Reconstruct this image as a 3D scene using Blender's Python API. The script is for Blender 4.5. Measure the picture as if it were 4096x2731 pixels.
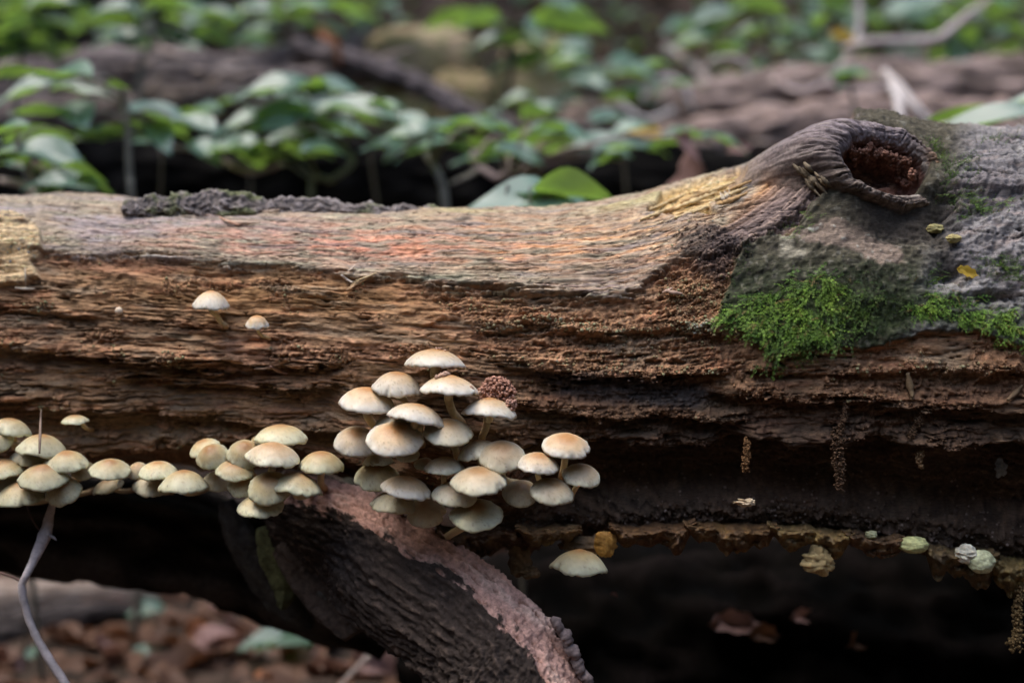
import bpy, math, random
import numpy as np
from mathutils import Vector, Matrix, Euler
R = math.radians
random.seed(7)
rng = np.random.default_rng(7)
for o in list(bpy.data.objects):
    bpy.data.objects.remove(o)
scene = bpy.context.scene
COL = scene.collection

# ------------------------------------------------------------------ camera
W, H = 4096.0, 2731.0                    # photograph pixels, used only as directions
LENS, SENSOR = 50.0, 36.0
K = W * LENS / SENSOR
PITCH = R(5.0)
DIST = 0.972
CAM = np.array((0.0, -DIST * math.cos(PITCH), DIST * math.sin(PITCH)))
FWD = np.array((0.0, math.cos(PITCH), -math.sin(PITCH)))
UP = np.array((0.0, math.sin(PITCH), math.cos(PITCH)))
cd = bpy.data.cameras.new('camera')
cam = bpy.data.objects.new('camera', cd)
COL.objects.link(cam)
cd.lens = LENS; cd.sensor_width = SENSOR
cd.clip_start = 0.02; cd.clip_end = 200
cam.location = CAM
cam.rotation_euler = (R(90) - PITCH, 0, 0)
cd.dof.use_dof = True
cd.dof.focus_distance = 0.985
cd.dof.aperture_fstop = 2.45
cd.dof.aperture_blades = 7
scene.camera = cam

# ------------------------------------------------------------------ sky, sun, exposure
SUN_EL, SUN_AZ = 68.0, -100.0             # azimuth measured from +Y (behind the log) towards +X
wd = bpy.data.worlds.new('World'); scene.world = wd; wd.use_nodes = True
nt = wd.node_tree; nt.nodes.clear()
sky = nt.nodes.new('ShaderNodeTexSky'); sky.sky_type = 'NISHITA'; sky.sun_disc = False
sky.sun_elevation = R(SUN_EL); sky.sun_rotation = R(SUN_AZ)
sky.air_density = 1.0; sky.dust_density = 2.5; sky.ozone_density = 0.6
bgn = nt.nodes.new('ShaderNodeBackground'); bgn.inputs['Strength'].default_value = 0.15
wo = nt.nodes.new('ShaderNodeOutputWorld')
nt.links.new(sky.outputs[0], bgn.inputs[0]); nt.links.new(bgn.outputs[0], wo.inputs[0])
sl = bpy.data.lights.new('sun', 'SUN'); sl.energy = 0.6; sl.angle = R(45); sl.color = (1.0, 0.98, 0.95)
so = bpy.data.objects.new('sun', sl); COL.objects.link(so)
sd = Vector((math.sin(R(SUN_AZ)) * math.cos(R(SUN_EL)), math.cos(R(SUN_AZ)) * math.cos(R(SUN_EL)), math.sin(R(SUN_EL))))
so.rotation_euler = sd.to_track_quat('Z', 'Y').to_euler()
so.location = sd * 10
scene.view_settings.view_transform = 'Standard'
scene.view_settings.look = 'None'
scene.view_settings.exposure = 1.88
scene.view_settings.gamma = 1.0
scene.cycles.use_denoising = True
scene.cycles.max_bounces = 6
scene.cycles.diffuse_bounces = 3
scene.cycles.transparent_max_bounces = 4

# ------------------------------------------------------------------ pixel <-> world
def at(px, py, y):
    d = FWD + np.array((1.0, 0, 0)) * ((px - W / 2) / K) - UP * ((py - H / 2) / K)
    t = (y - CAM[1]) / d[1]
    return CAM + d * t

def proj(P):
    Q = P - CAM
    f = Q @ FWD
    return W / 2 + K * Q[:, 0] / f, H / 2 - K * (Q @ UP) / f

def pxm(y):                              # metres per photograph pixel at world depth y
    return (y - CAM[1]) / K

# ------------------------------------------------------------------ numpy noise
_P = rng.permutation(256)
_P = np.concatenate([_P, _P]).astype(np.int32)
_A = rng.random(256) * 2 * np.pi
_GX, _GY = np.cos(_A).astype(np.float32), np.sin(_A).astype(np.float32)
_RV = rng.random(256).astype(np.float32)

def _h(ix, iy, s):
    return _P[(_P[(ix + s * 17) & 255] + iy + s * 31) & 255]

def pn(x, y, s=0):
    x = np.asarray(x, np.float32); y = np.asarray(y, np.float32)
    fx = np.floor(x); fy = np.floor(y)
    xi = fx.astype(np.int32); yi = fy.astype(np.int32)
    xf = x - fx; yf = y - fy
    u = xf * xf * xf * (xf * (xf * 6 - 15) + 10); v = yf * yf * yf * (yf * (yf * 6 - 15) + 10)
    def g(a, b):
        h = _h(xi + a, yi + b, s)
        return _GX[h] * (xf - a) + _GY[h] * (yf - b)
    n0 = g(0, 0) * (1 - u) + g(1, 0) * u
    n1 = g(0, 1) * (1 - u) + g(1, 1) * u
    return (n0 * (1 - v) + n1 * v) * 1.45

def fbm(x, y, o=4, s=0, gain=0.5):
    t = 0; a = 1.0; f = 1.0; n = 0
    for i in range(o):
        t = t + a * pn(x * f + 13.7 * i, y * f + 7.1 * i, s + i); n += a
        a *= gain; f *= 2.03
    return t / n

def worley(x, y, s=0):
    x = np.asarray(x, np.float32); y = np.asarray(y, np.float32)
    xi = np.floor(x).astype(np.int32); yi = np.floor(y).astype(np.int32)
    best = np.full(x.shape, 9.0, np.float32)
    for a in (-1, 0, 1):
        for b in (-1, 0, 1):
            h = _h(xi + a, yi + b, s); h2 = _P[h + 57]
            d = (xi + a + _RV[h] - x) ** 2 + (yi + b + _RV[h2] - y) ** 2
            best = np.minimum(best, d)
    return np.sqrt(best)

def sst(a, b, x):
    t = np.clip((x - a) / (b - a), 0, 1)
    return t * t * (3 - 2 * t)

def pl(pts, x):                           # polyline y(x)
    p = np.array(pts, float)
    return np.interp(x, p[:, 0], p[:, 1])

def mix(a, b, m):
    return a * (1 - m[..., None]) + np.asarray(b) * m[..., None]

# ------------------------------------------------------------------ mesh helpers
def mesh_np(name, V, F, col=None, smooth=True):
    V = np.ascontiguousarray(V, np.float32); F = np.asarray(F, np.int32)
    me = bpy.data.meshes.new(name)
    k = F.shape[1]
    me.vertices.add(len(V)); me.vertices.foreach_set('co', V.ravel())
    me.loops.add(F.size); me.loops.foreach_set('vertex_index', np.ascontiguousarray(F).ravel())
    me.polygons.add(len(F))
    me.polygons.foreach_set('loop_start', np.arange(0, F.size, k, dtype=np.int32))
    me.polygons.foreach_set('loop_total', np.full(len(F), k, np.int32))
    if smooth:
        me.polygons.foreach_set('use_smooth', np.ones(len(F), bool))
    if col is not None:
        c = np.ones((len(V), 4), np.float32); c[:, :3] = col
        a = me.attributes.new('Col', 'FLOAT_COLOR', 'POINT')
        a.data.foreach_set('color', c.ravel())
    me.update(); me.validate()
    return me

def obj(name, me, m=None, parent=None, loc=None):
    o = bpy.data.objects.new(name, me)
    COL.objects.link(o)
    if m is not None and not me.materials:
        me.materials.append(m)
    if parent is not None:
        o.parent = parent
    if loc is not None:
        o.location = loc
    return o

def tag(o, label, cat, group=None, kind=None):
    o['label'] = label; o['category'] = cat
    if group: o['group'] = group
    if kind: o['kind'] = kind
    return o

def thing(name, loc, label, cat, group=None):
    o = bpy.data.objects.new(name, None); COL.objects.link(o)
    o.location = loc; o.empty_display_size = 0.02
    return tag(o, label, cat, group)

def grid_faces(n, m, wrap=False):         # n rows, m columns
    j = np.arange(m if wrap else m - 1)
    i = np.arange(n - 1)
    I, J = np.meshgrid(i, j, indexing='ij')
    J2 = (J + 1) % m
    return np.stack([I * m + J, I * m + J2, (I + 1) * m + J2, (I + 1) * m + J], -1).reshape(-1, 4)

def catmull(pts, n):
    p = np.array(pts, float)
    if len(p) < 3:
        t = np.linspace(0, 1, n)[:, None]
        return p[0] * (1 - t) + p[-1] * t
    q = np.vstack([2 * p[0] - p[1], p, 2 * p[-1] - p[-2]])
    out = []
    T = np.linspace(0, len(p) - 1 - 1e-9, n)
    for t in T:
        i = int(t); f = t - i
        a, b, c, d = q[i], q[i + 1], q[i + 2], q[i + 3]
        out.append(0.5 * (2 * b + (c - a) * f + (2 * a - 5 * b + 4 * c - d) * f * f + (3 * b - a - 3 * c + d) * f ** 3))
    return np.array(out)

def frames(path):
    T = np.gradient(path, axis=0); T /= np.linalg.norm(T, axis=1)[:, None] + 1e-12
    ref = np.array((0, -1.0, 0.05)); N = []
    for t in T:
        n = ref - t * (ref @ t)
        if np.linalg.norm(n) < 1e-3: n = np.cross(t, (1, 0, 0.2))
        n /= np.linalg.norm(n); N.append(n); ref = n
    N = np.array(N); B = np.cross(T, N)
    return T, N, B

def tube_np(pts, rad, n=24, seg=10, noise=0.0, nfreq=40, seed=0):
    path = catmull(pts, n); T, N, B = frames(path)
    r = np.interp(np.linspace(0, 1, n), np.linspace(0, 1, len(rad)), rad)
    a = np.linspace(0, 2 * np.pi, seg, endpoint=False)
    A, S = np.meshgrid(a, np.arange(n))
    rr = r[:, None] * (1 + noise * fbm(S * 0.35 + seed, np.cos(A) * 1.3 + np.sin(A) * 2.1 + seed * 3.3, 3, seed % 7))
    V = path[:, None] + rr[..., None] * (np.cos(A)[..., None] * N[:, None] + np.sin(A)[..., None] * B[:, None])
    V = V.reshape(-1, 3); F = grid_faces(n, seg, True)
    V = np.vstack([V, path[0], path[-1]])
    m = n * seg; j = np.arange(seg); j2 = (j + 1) % seg
    c0 = np.stack([j2, j, np.full(seg, m), np.full(seg, m)], -1)
    c1 = np.stack([(n - 1) * seg + j, (n - 1) * seg + j2, np.full(seg, m + 1), np.full(seg, m + 1)], -1)
    return V, np.vstack([F, c0, c1])

def tri_fix(F):                           # quads with a doubled corner -> keep as quads only where valid
    return F

def tube_mesh(name, pts, rad, col, n=24, seg=10, noise=0.0, seed=0):
    V, F = tube_np(pts, rad, n, seg, noise, seed=seed)
    nb = (n - 1) * seg
    body = F[:nb]; caps = F[nb:][:, :3]
    Ft = np.vstack([body[:, [0, 1, 2]], body[:, [0, 2, 3]], caps])
    c = np.asarray(col)
    if c.ndim == 1:
        k = fbm(V[:, 0] * 60 + V[:, 1] * 33, V[:, 2] * 60, 3, seed % 5)
        c = c[None] * (1 + 0.45 * k[:, None])
    return mesh_np(name, V, Ft, np.clip(c, 0.003, 1))

def join(parts):                          # [(V, F, C)] -> one
    off = 0; VV, FF, CC = [], [], []
    for V, F, C in parts:
        VV.append(V); FF.append(F + off); CC.append(C); off += len(V)
    return np.vstack(VV), np.vstack(FF), np.vstack(CC)

# ------------------------------------------------------------------ materials
def mat_attr(name, rough=0.85, spec=0.3, bump=0.0, bscale=(400, 400, 400), bdist=0.001, vary=0.25, vscale=(300, 300, 300), sss=0.0, detail=6, rough_var=0.0):
    m = bpy.data.materials.new(name); m.use_nodes = True
    n = m.node_tree.nodes; l = m.node_tree.links
    b = n['Principled BSDF']
    a = n.new('ShaderNodeAttribute'); a.attribute_name = 'Col'
    tc = n.new('ShaderNodeTexCoord')
    src = a.outputs['Color']
    if vary:
        mp = n.new('ShaderNodeMapping'); mp.inputs['Scale'].default_value = vscale
        l.new(tc.outputs['Object'], mp.inputs[0])
        nz = n.new('ShaderNodeTexNoise'); nz.inputs['Scale'].default_value = 1.0; nz.inputs['Detail'].default_value = detail
        nz.inputs['Roughness'].default_value = 0.65
        l.new(mp.outputs[0], nz.inputs['Vector'])
        mr = n.new('ShaderNodeMapRange')
        mr.inputs['From Min'].default_value = 0.3; mr.inputs['From Max'].default_value = 0.7
        mr.inputs['To Min'].default_value = 1 - vary; mr.inputs['To Max'].default_value = 1 + vary
        l.new(nz.outputs['Fac'], mr.inputs['Value'])
        mx = n.new('ShaderNodeVectorMath'); mx.operation = 'MULTIPLY'
        l.new(src, mx.inputs[0]); l.new(mr.outputs[0], mx.inputs[1])
        src = mx.outputs[0]
    l.new(src, b.inputs['Base Color'])
    b.inputs['Roughness'].default_value = rough
    b.inputs['Specular IOR Level'].default_value = spec
    if sss:
        b.inputs['Subsurface Weight'].default_value = sss
        b.inputs['Subsurface Radius'].default_value = (1.0, 0.7, 0.4)
        b.inputs['Subsurface Scale'].default_value = 0.004
    if bump:
        mp2 = n.new('ShaderNodeMapping'); mp2.inputs['Scale'].default_value = bscale
        l.new(tc.outputs['Object'], mp2.inputs[0])
        nb = n.new('ShaderNodeTexNoise'); nb.inputs['Scale'].default_value = 1.0; nb.inputs['Detail'].default_value = 5
        nb.inputs['Roughness'].default_value = 0.7
        l.new(mp2.outputs[0], nb.inputs['Vector'])
        bp = n.new('ShaderNodeBump'); bp.inputs['Strength'].default_value = bump; bp.inputs['Distance'].default_value = bdist
        l.new(nb.outputs['Fac'], bp.inputs['Height']); l.new(bp.outputs[0], b.inputs['Normal'])
    return m

def mat_leaf(name, base, trans, rough=0.38, vary=0.25, tw=0.42, spec=0.5):
    m = bpy.data.materials.new(name); m.use_nodes = True
    n = m.node_tree.nodes; l = m.node_tree.links
    b = n['Principled BSDF']; out = n['Material Output']
    oi = n.new('ShaderNodeObjectInfo')
    tc = n.new('ShaderNodeTexCoord')
    nz = n.new('ShaderNodeTexNoise'); nz.inputs['Scale'].default_value = 5.0; nz.inputs['Detail'].default_value = 4
    l.new(tc.outputs['Object'], nz.inputs['Vector'])
    ad = n.new('ShaderNodeMath'); ad.operation = 'MULTIPLY_ADD'
    l.new(oi.outputs['Random'], ad.inputs[0]); ad.inputs[1].default_value = 0.8
    mr = n.new('ShaderNodeMapRange'); mr.inputs['From Max'].default_value = 1.4
    mr.inputs['To Min'].default_value = 1 - vary; mr.inputs['To Max'].default_value = 1 + vary
    l.new(nz.outputs['Fac'], ad.inputs[2]); l.new(ad.outputs[0], mr.inputs['Value'])
    def col(c):
        v = n.new('ShaderNodeVectorMath'); v.operation = 'SCALE'
        v.inputs[0].default_value = c
        l.new(mr.outputs[0], v.inputs['Scale'])
        return v.outputs[0]
    l.new(col(base), b.inputs['Base Color'])
    b.inputs['Roughness'].default_value = rough
    b.inputs['Specular IOR Level'].default_value = spec
    t = n.new('ShaderNodeBsdfTranslucent'); l.new(col(trans), t.inputs['Color'])
    ms = n.new('ShaderNodeMixShader'); ms.inputs[0].default_value = tw
    l.new(b.outputs[0], ms.inputs[1]); l.new(t.outputs[0], ms.inputs[2])
    l.new(ms.outputs[0], out.inputs['Surface'])
    return m

M = {}
M['wood'] = mat_attr('rotten_wood', 0.82, 0.25, 0.55, (260, 1500, 1500), 0.0016, 0.6, (170, 1200, 1200))
M['collar'] = mat_attr('callus_wood', 0.75, 0.3, 0.7, (420, 420, 420), 0.0012, 0.5, (330, 330, 330))
M['crumb'] = mat_attr('crumbs', 0.9, 0.15, 0.4, (900, 900, 900), 0.0005, 0.35, (900, 900, 900))
M['fibre'] = mat_attr('fibres', 0.8, 0.25, 0.2, (200, 1200, 1200), 0.0005, 0.3, (200, 900, 900))
M['moss'] = mat_attr('moss', 0.55, 0.3, 0, vary=0.3, vscale=(600, 600, 600), sss=0.0)
M['cap'] = mat_attr('mushroom_cap', 0.48, 0.35, 0.25, (700, 700, 700), 0.0004, 0.07, (260, 260, 260), sss=0.35)
M['stem'] = mat_attr('mushroom_stem', 0.6, 0.3, 0.25, (900, 900, 260), 0.0004, 0.2, (700, 700, 200), sss=0.25)
M['gill'] = mat_attr('mushroom_gills', 0.7, 0.2, 0, vary=0.15)
M['fungus'] = mat_attr('crust_fungus', 0.65, 0.3, 0.5, (500, 500, 500), 0.001, 0.35, (350, 350, 350), sss=0.2)
M['bark'] = mat_attr('bark', 0.88, 0.25, 0.6, (350, 350, 350), 0.0015, 0.45, (260, 260, 260))
M['rotshade'] = mat_attr('rotten_shade_wood', 1.0, 0.02, 0.6, (350, 350, 350), 0.0015, 0.45, (260, 260, 260))  # sheenless, for the rotten log and the black logs standing in for shade
M['twig'] = mat_attr('twig_bark', 0.7, 0.3, 0.4, (300, 300, 300), 0.0006, 0.25, (200, 200, 200))
M['soil'] = mat_attr('soil', 0.95, 0.15, 0.6, (60, 60, 60), 0.006, 0.5, (30, 30, 30))
M['stone'] = mat_attr('stone', 0.9, 0.2, 0.6, (40, 40, 40), 0.006, 0.4, (18, 18, 18))
M['leaf'] = mat_leaf('green_leaf', (0.095, 0.18, 0.13), (0.28, 0.47, 0.06), 0.42, 0.25, 0.34, 1.0)
M['wild'] = mat_leaf('light_screen_leaf', (0.045, 0.055, 0.03), (0.10, 0.12, 0.05), 0.6, 0.3, 0.3, 0.3)
M['dry'] = mat_leaf('dry_leaf', (0.13, 0.07, 0.045), (0.18, 0.07, 0.03), 0.6, 0.5, 0.2, 0.3)
M['pinkdry'] = mat_leaf('pink_dry_leaf', (0.29, 0.175, 0.155), (0.3, 0.15, 0.1), 0.6, 0.4, 0.2, 0.3)
M['orange'] = mat_leaf('orange_leaf', (0.36, 0.15, 0.07), (0.4, 0.15, 0.05), 0.6, 0.3, 0.3, 0.3)
M['yellow'] = mat_leaf('yellow_leaf', (0.5, 0.34, 0.05), (0.6, 0.4, 0.04), 0.5, 0.2, 0.4, 0.3)

# ------------------------------------------------------------------ the fallen log: section along its length
TOP = [(-900, 800), (0, 797), (250, 803), (500, 818), (1000, 852), (1500, 862), (1800, 860), (2200, 850), (2400, 828), (2600, 792), (2800, 735), (2950, 700), (3100, 668), (3300, 640), (3600, 612), (3760, 600), (3900, 575), (4096, 552), (5000, 500)]
BOT = [(-900, 1980), (0, 1985), (600, 1960), (1200, 1985), (1600, 2040), (2000, 2140), (2500, 2185), (3000, 2200), (3500, 2240), (4096, 2330), (5000, 2380)]

def yfront(x):                            # nearest point of the log at each station
    return np.interp(x, (-1.2, -0.38, 0.0, 0.36, 1.2), (0.20, 0.095, 0.03, 0.0, -0.07))

def section(x):
    x = np.asarray(x, float)
    yf = yfront(x)
    px = W / 2 + K * x / (yf + 0.06 - CAM[1])
    tp, bt = pl(TOP, px), pl(BOT, px)
    s = (yf + 0.10 - CAM[1]) / K
    # heights on the plane of the axis, allowing for the camera's pitch
    def zz(py):
        d = -(py - H / 2) / K
        dirz = -math.sin(PITCH) + d * math.cos(PITCH)
        diry = math.cos(PITCH) + d * math.sin(PITCH)
        return CAM[2] + dirz / diry * (yf + 0.10 - CAM[1])
    zt, zb = zz(tp), zz(bt)
    return yf, (zt + zb) / 2, (zt - zb) / 2

xs = np.concatenate([np.linspace(-1.3, -0.425, 60, endpoint=False), np.linspace(-0.425, 0.425, 980), np.linspace(0.425, 1.3, 61)[1:]])
th = np.concatenate([np.linspace(R(-112), R(124), 690), np.linspace(R(124), R(248), 50)[1:-1]])
XX, TH = np.meshgrid(xs, th, indexing='ij')
yf, zc, hb = section(xs)
ha = hb * 1.0
def spow(c, p): return np.sign(c) * np.abs(c) ** p
CY = spow(np.cos(TH), 0.9); SZ = spow(np.sin(TH), 0.92)
Y0 = (yf + ha)[:, None] - ha[:, None] * CY
Z0 = zc[:, None] + hb[:, None] * SZ
base = np.stack([XX, Y0, Z0], -1)
PX, PY = proj(base.reshape(-1, 3))
PX = PX.reshape(XX.shape); PY = PY.reshape(XX.shape)
# normals of the smooth section
NY = -np.cos(TH); NZ = np.sin(TH); NN = np.stack([np.zeros_like(NY), NY, NZ], -1)
front = sst(R(130), R(110), TH) * sst(R(-118), R(-100), TH)
S_ = XX * 1000.0                          # mm along
T_ = TH * 130.0                           # mm around (nominal)

def poly_mask(px, py, pts, soft, jit=0.0, s=3):
    """soft inside test of a polygon given in photograph pixels"""
    p = np.array(pts, float)
    if jit:
        px = px + jit * fbm(px / 70, py / 50, 4, s); py = py + jit * fbm(px / 90 + 40, py / 40 + 9, 4, s + 1)
    inside = np.zeros(px.shape, bool); dmin = np.full(px.shape, 1e9)
    n = len(p)
    for i in range(n):
        x0, y0 = p[i]; x1, y1 = p[(i + 1) % n]
        if y0 != y1:
            c = ((py >= min(y0, y1)) & (py < max(y0, y1)))
            xi = x0 + (py - y0) / (y1 - y0) * (x1 - x0)
            inside ^= c & (px < xi)
        dx, dy = x1 - x0, y1 - y0
        t = np.clip(((px - x0) * dx + (py - y0) * dy) / (dx * dx + dy * dy), 0, 1)
        dmin = np.minimum(dmin, np.hypot(px - x0 - t * dx, py - y0 - t * dy))
    sd = np.where(inside, dmin, -dmin)
    return sst(-soft, soft, sd)

n_lo = fbm(S_ / 90, T_ / 60, 4, 1)
n_mid = fbm(S_ / 22, T_ / 12, 4, 2)
grain = fbm(S_ / 40, T_ / 1.3, 3, 3)              # long fibres
grain2 = fbm(S_ / 9 + 5, T_ / 1.1, 3, 4)
flakey = fbm(S_ / 34, T_ / 2.6, 4, 21)
strand = fbm(S_ / 70 + 0.4 * fbm(S_ / 40, T_ / 9, 2, 77), T_ / 1.5, 3, 78)
n_iso = fbm(S_ / 5, T_ / 5, 4, 5)
crumbl = worley(S_ / 3.4 + 0.8 * n_iso, T_ / 3.4, 6)
crumbl2 = worley(S_ / 1.7, T_ / 1.7, 8)
jag = 26 * fbm(PX / 60, PY / 300, 4, 9) + 10 * fbm(PX / 14, PY / 100, 2, 11)

# --- regions, in photograph pixels
E1 = [(-900, 1000), (150, 1000), (300, 1032), (700, 1042), (830, 1062), (1000, 1085), (1250, 1078), (1400, 1122), (1600, 1112), (1750, 1150), (2000, 1165), (2200, 1185), (2420, 1208), (2540, 1180), (2600, 1120), (2700, 1055), (2820, 1045), (2930, 1030), (3040, 960), (3160, 900), (3260, 820), (3360, 800), (5000, 800)]
e1 = pl(E1, PX) + 0.6 * jag
finger = fbm(PX / 230 + 0.3 * n_lo, PY / 13, 4, 95)
up = sst(0.09, -0.09, (PY - e1) / 62 + 0.85 * finger * sst(-140, -20, PY - e1 + 20) + 0.12 * fbm(PX / 30, PY / 7, 3, 96))                              # weathered outer wood
barkpl = poly_mask(PX, PY, [(2955, 1012), (3060, 950), (3150, 960), (3230, 860), (3320, 800), (3380, 700), (3440, 560), (3500, 200), (5400, 200), (5400, 1500), (4096, 1390), (3900, 1330), (3700, 1330), (3500, 1390), (3300, 1400), (3080, 1420), (2960, 1330), (2860, 1290), (2895, 1180)], 6, 22, 30)
greybark = barkpl * sst(3690, 3850, PX + 0.35 * (PY - 900) + 60 * n_lo)
pit = poly_mask(PX, PY, [(2590, 850), (2650, 790), (2760, 745), (2900, 715), (2960, 700), (2990, 740), (2900, 800), (2830, 830), (2860, 870), (2740, 865), (2700, 880)], 8, 14, 33)
tan = poly_mask(PX, PY, [(-900, 850), (60, 890), (165, 930), (175, 1010), (130, 1060), (165, 1120), (60, 1150), (-900, 1120)], 6, 16, 35)
flank = poly_mask(PX, PY, [(2780, 1060), (2860, 960), (3000, 830), (3120, 700), (3230, 560), (3480, 480), (3620, 560), (3400, 700), (3330, 820), (3180, 940), (3060, 980), (2950, 1020)], 25, 18, 37)
charb = poly_mask(PX, PY, [(2690, 1000), (2780, 920), (2900, 940), (2990, 1000), (2930, 1080), (2880, 1150), (2780, 1080)], 38, 50, 39)
rot = (1 - up) * (1 - barkpl)

# --- displacement (mm along the normal, outward positive)
D = 5.0 * n_lo + 1.8 * n_mid
patchy = sst(-0.3, 0.3, fbm(S_ / 70, T_ / 18, 3, 83))
D += up * (4.5 + (0.35 + 1.1 * patchy) * flakey + 0.7 * strand + 0.3 * grain)
# drying cracks and torn grooves that follow the grain
gw = 0.5 * fbm(S_ / 60, T_ / 14, 3, 84)
gr1 = np.abs(fbm(S_ / 120 + 3, T_ / 5.5 + gw, 3, 85)); gr2 = np.abs(fbm(S_ / 60 + 9, T_ / 2.8 + gw, 3, 86))
groove = np.maximum(sst(0.055, 0.0, gr1) * sst(-0.15, 0.2, fbm(S_ / 110, T_ / 20, 3, 87)), 0.7 * sst(0.06, 0.0, gr2) * sst(-0.05, 0.25, fbm(S_ / 50, T_ / 12, 3, 88))) * (1 - barkpl)
D -= groove * (2.6 * up + 3.6 * (1 - up))
lip = np.exp(-((PY - e1 + 16) / 26.0) ** 2)
D += up * lip * 2.2 * sst(200, 2600, PX)
patch2 = sst(-0.2, 0.25, fbm(S_ / 60 + 17, T_ / 30, 3, 49))
D += rot * ((0.25 + 1.1 * patch2) * (1.1 * grain2 + 1.3 * flakey + 1.1 * strand) + 3.4 * fbm(S_ / 55 + 2, T_ / 9, 4, 89) + 2.2 * fbm(S_ / 16 + 40, T_ / 9, 4, 48))
# ledges: (polyline of the lower edge, depth mm, fade px below)
LEDGES = [
    ([(-900, 1380), (0, 1392), (300, 1415), (640, 1462), (900, 1500), (1120, 1500)], 9, 120, -900, 1000),
    ([(-900, 1215), (0, 1230), (200, 1250), (420, 1265)], 5, 60, -900, 380),
    ([(620, 1440), (900, 1450), (1150, 1468), (1290, 1472), (1370, 1450)], 9, 80, 640, 1360),
    ([(-900, 1470), (200, 1475), (420, 1500), (800, 1545), (1150, 1552), (1380, 1530)], 9, 170, 480, 1370),
    ([(-900, 1600), (0, 1615), (160, 1640), (500, 1650), (900, 1700), (1200, 1720), (1500, 1740)], 11, 200, -900, 1500),
    ([(-900, 1800), (0, 1800), (400, 1820), (900, 1790), (1400, 1850), (1800, 1900)], 22, 260, -900, 1900),
    ([(1300, 1330), (1700, 1360), (2100, 1300), (2400, 1330), (2700, 1320), (2900, 1335)], 5, 80, 1900, 2950),
    ([(1900, 1430), (2200, 1480), (2500, 1510), (2800, 1500), (2900, 1480)], 8, 130, 2000, 2900),
    ([(2000, 1600), (2200, 1640), (2420, 1680), (2640, 1660), (2840, 1690), (3000, 1700)], 9, 120, 2050, 3000),
    ([(2860, 1570), (3000, 1575), (3300, 1610), (3500, 1590), (3700, 1640), (4096, 1650), (5000, 1660)], 9, 110, 2850, 5000),
    ([(2900, 1480), (3300, 1500), (3700, 1480), (4096, 1490), (5000, 1500)], 6, 60, 3000, 5000),
    ([(2400, 1790), (2700, 1810), (3000, 1790), (3400, 1770), (3800, 1790), (4096, 1810), (5000, 1830)], 30, 330, 2150, 5000),
]
ledge_edge = np.zeros_like(PX)
for i, (pts, dep, fade, x0, x1) in enumerate(LEDGES):
    e = pl(pts, PX) + (70 if dep > 25 else 34) * fbm(PX / (190 if dep > 25 else 110), PY * 0 + i * 3.7, 4, 12 + i) + 9 * fbm(PX / 22, PY / 60 + i, 3, 40 + i)
    d = PY - e + 34 * fbm(PX / 190 + i * 5, PY / 11, 3, 70 + i)
    win = sst(x0 - 40, x0 + 60, PX) * sst(x1 + 40, x1 - 60, PX)
    prof = sst(-2, 14, d) * np.exp(-np.clip(d, 0, None) / fade)
    dep = dep * 1.45 if dep < 25 else dep
    D -= win * dep * prof * (1 - barkpl * sst(1420, 1380, PY))
    D += win * 0.28 * dep * np.exp(-((d + 22) / 30.0) ** 2) * rot
    ledge_edge = np.maximum(ledge_edge, win * np.exp(-((d + 10) / 16.0) ** 2))
# deep hollow above the lower lip on the right, and the lip itself
lipz = pl([(1500, 2120), (2000, 2095), (2400, 2080), (2800, 2050), (3200, 2045), (3600, 2090), (4096, 2170), (5000, 2260)], PX) + 18 * fbm(PX / 120, PY * 0, 4, 50)
hol = sst(1740, 1850, PY + 90 * fbm(PX / 260, PY * 0 + 5, 4, 51)) * sst(lipz + 8, lipz - 26, PY) * sst(1950, 2400, PX)
D -= hol * (26 + 7 * n_mid + 3.5 * flakey + 4 * fbm(S_ / 40, T_ / 10, 4, 52) - 2.5 * groove)
lipm = np.exp(-((PY - lipz - 45) / 55.0) ** 2) * sst(1500, 2100, PX)
D += lipm * (9 + 4 * n_mid + 2.4 * (0.6 - crumbl))
# uneven terraces where the rot has split along the rings
tf = PY / 62.0 + 1.1 * fbm(PX / 420, PY / 140, 3, 90) + 0.35 * fbm(PX / 90, PY / 60, 3, 91)
saw = tf - np.floor(tf)
tsel = sst(-0.05, 0.25, fbm(PX / 260 + np.floor(tf) * 3.7, np.floor(tf) * 1.9, 3, 92))
terr = (saw ** 1.6 - 0.4) * sst(1.0, 0.90, saw)
D += rot * tsel * terr * 4.2 * sst(0, 50, PY - e1)
tedge = rot * tsel * np.exp(-((saw - 0.86) / 0.07) ** 2)
# crumbly rot
cm = rot * sst(-0.05, 0.25, fbm(S_ / 45 + 9, T_ / 26, 3, 14) + 0.35 * sst(1500, 2300, PX) - 0.12)
cm = np.maximum(cm, rot * poly_mask(PX, PY, [(1850, 1230), (2250, 1180), (2560, 1240), (2900, 1120), (2960, 1400), (2800, 1640), (2500, 1650), (2150, 1460), (1950, 1400)], 60))
D += cm * (3.4 * (0.55 - crumbl) + 1.5 * (0.5 - crumbl2) + 3.0 * n_iso)
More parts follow.
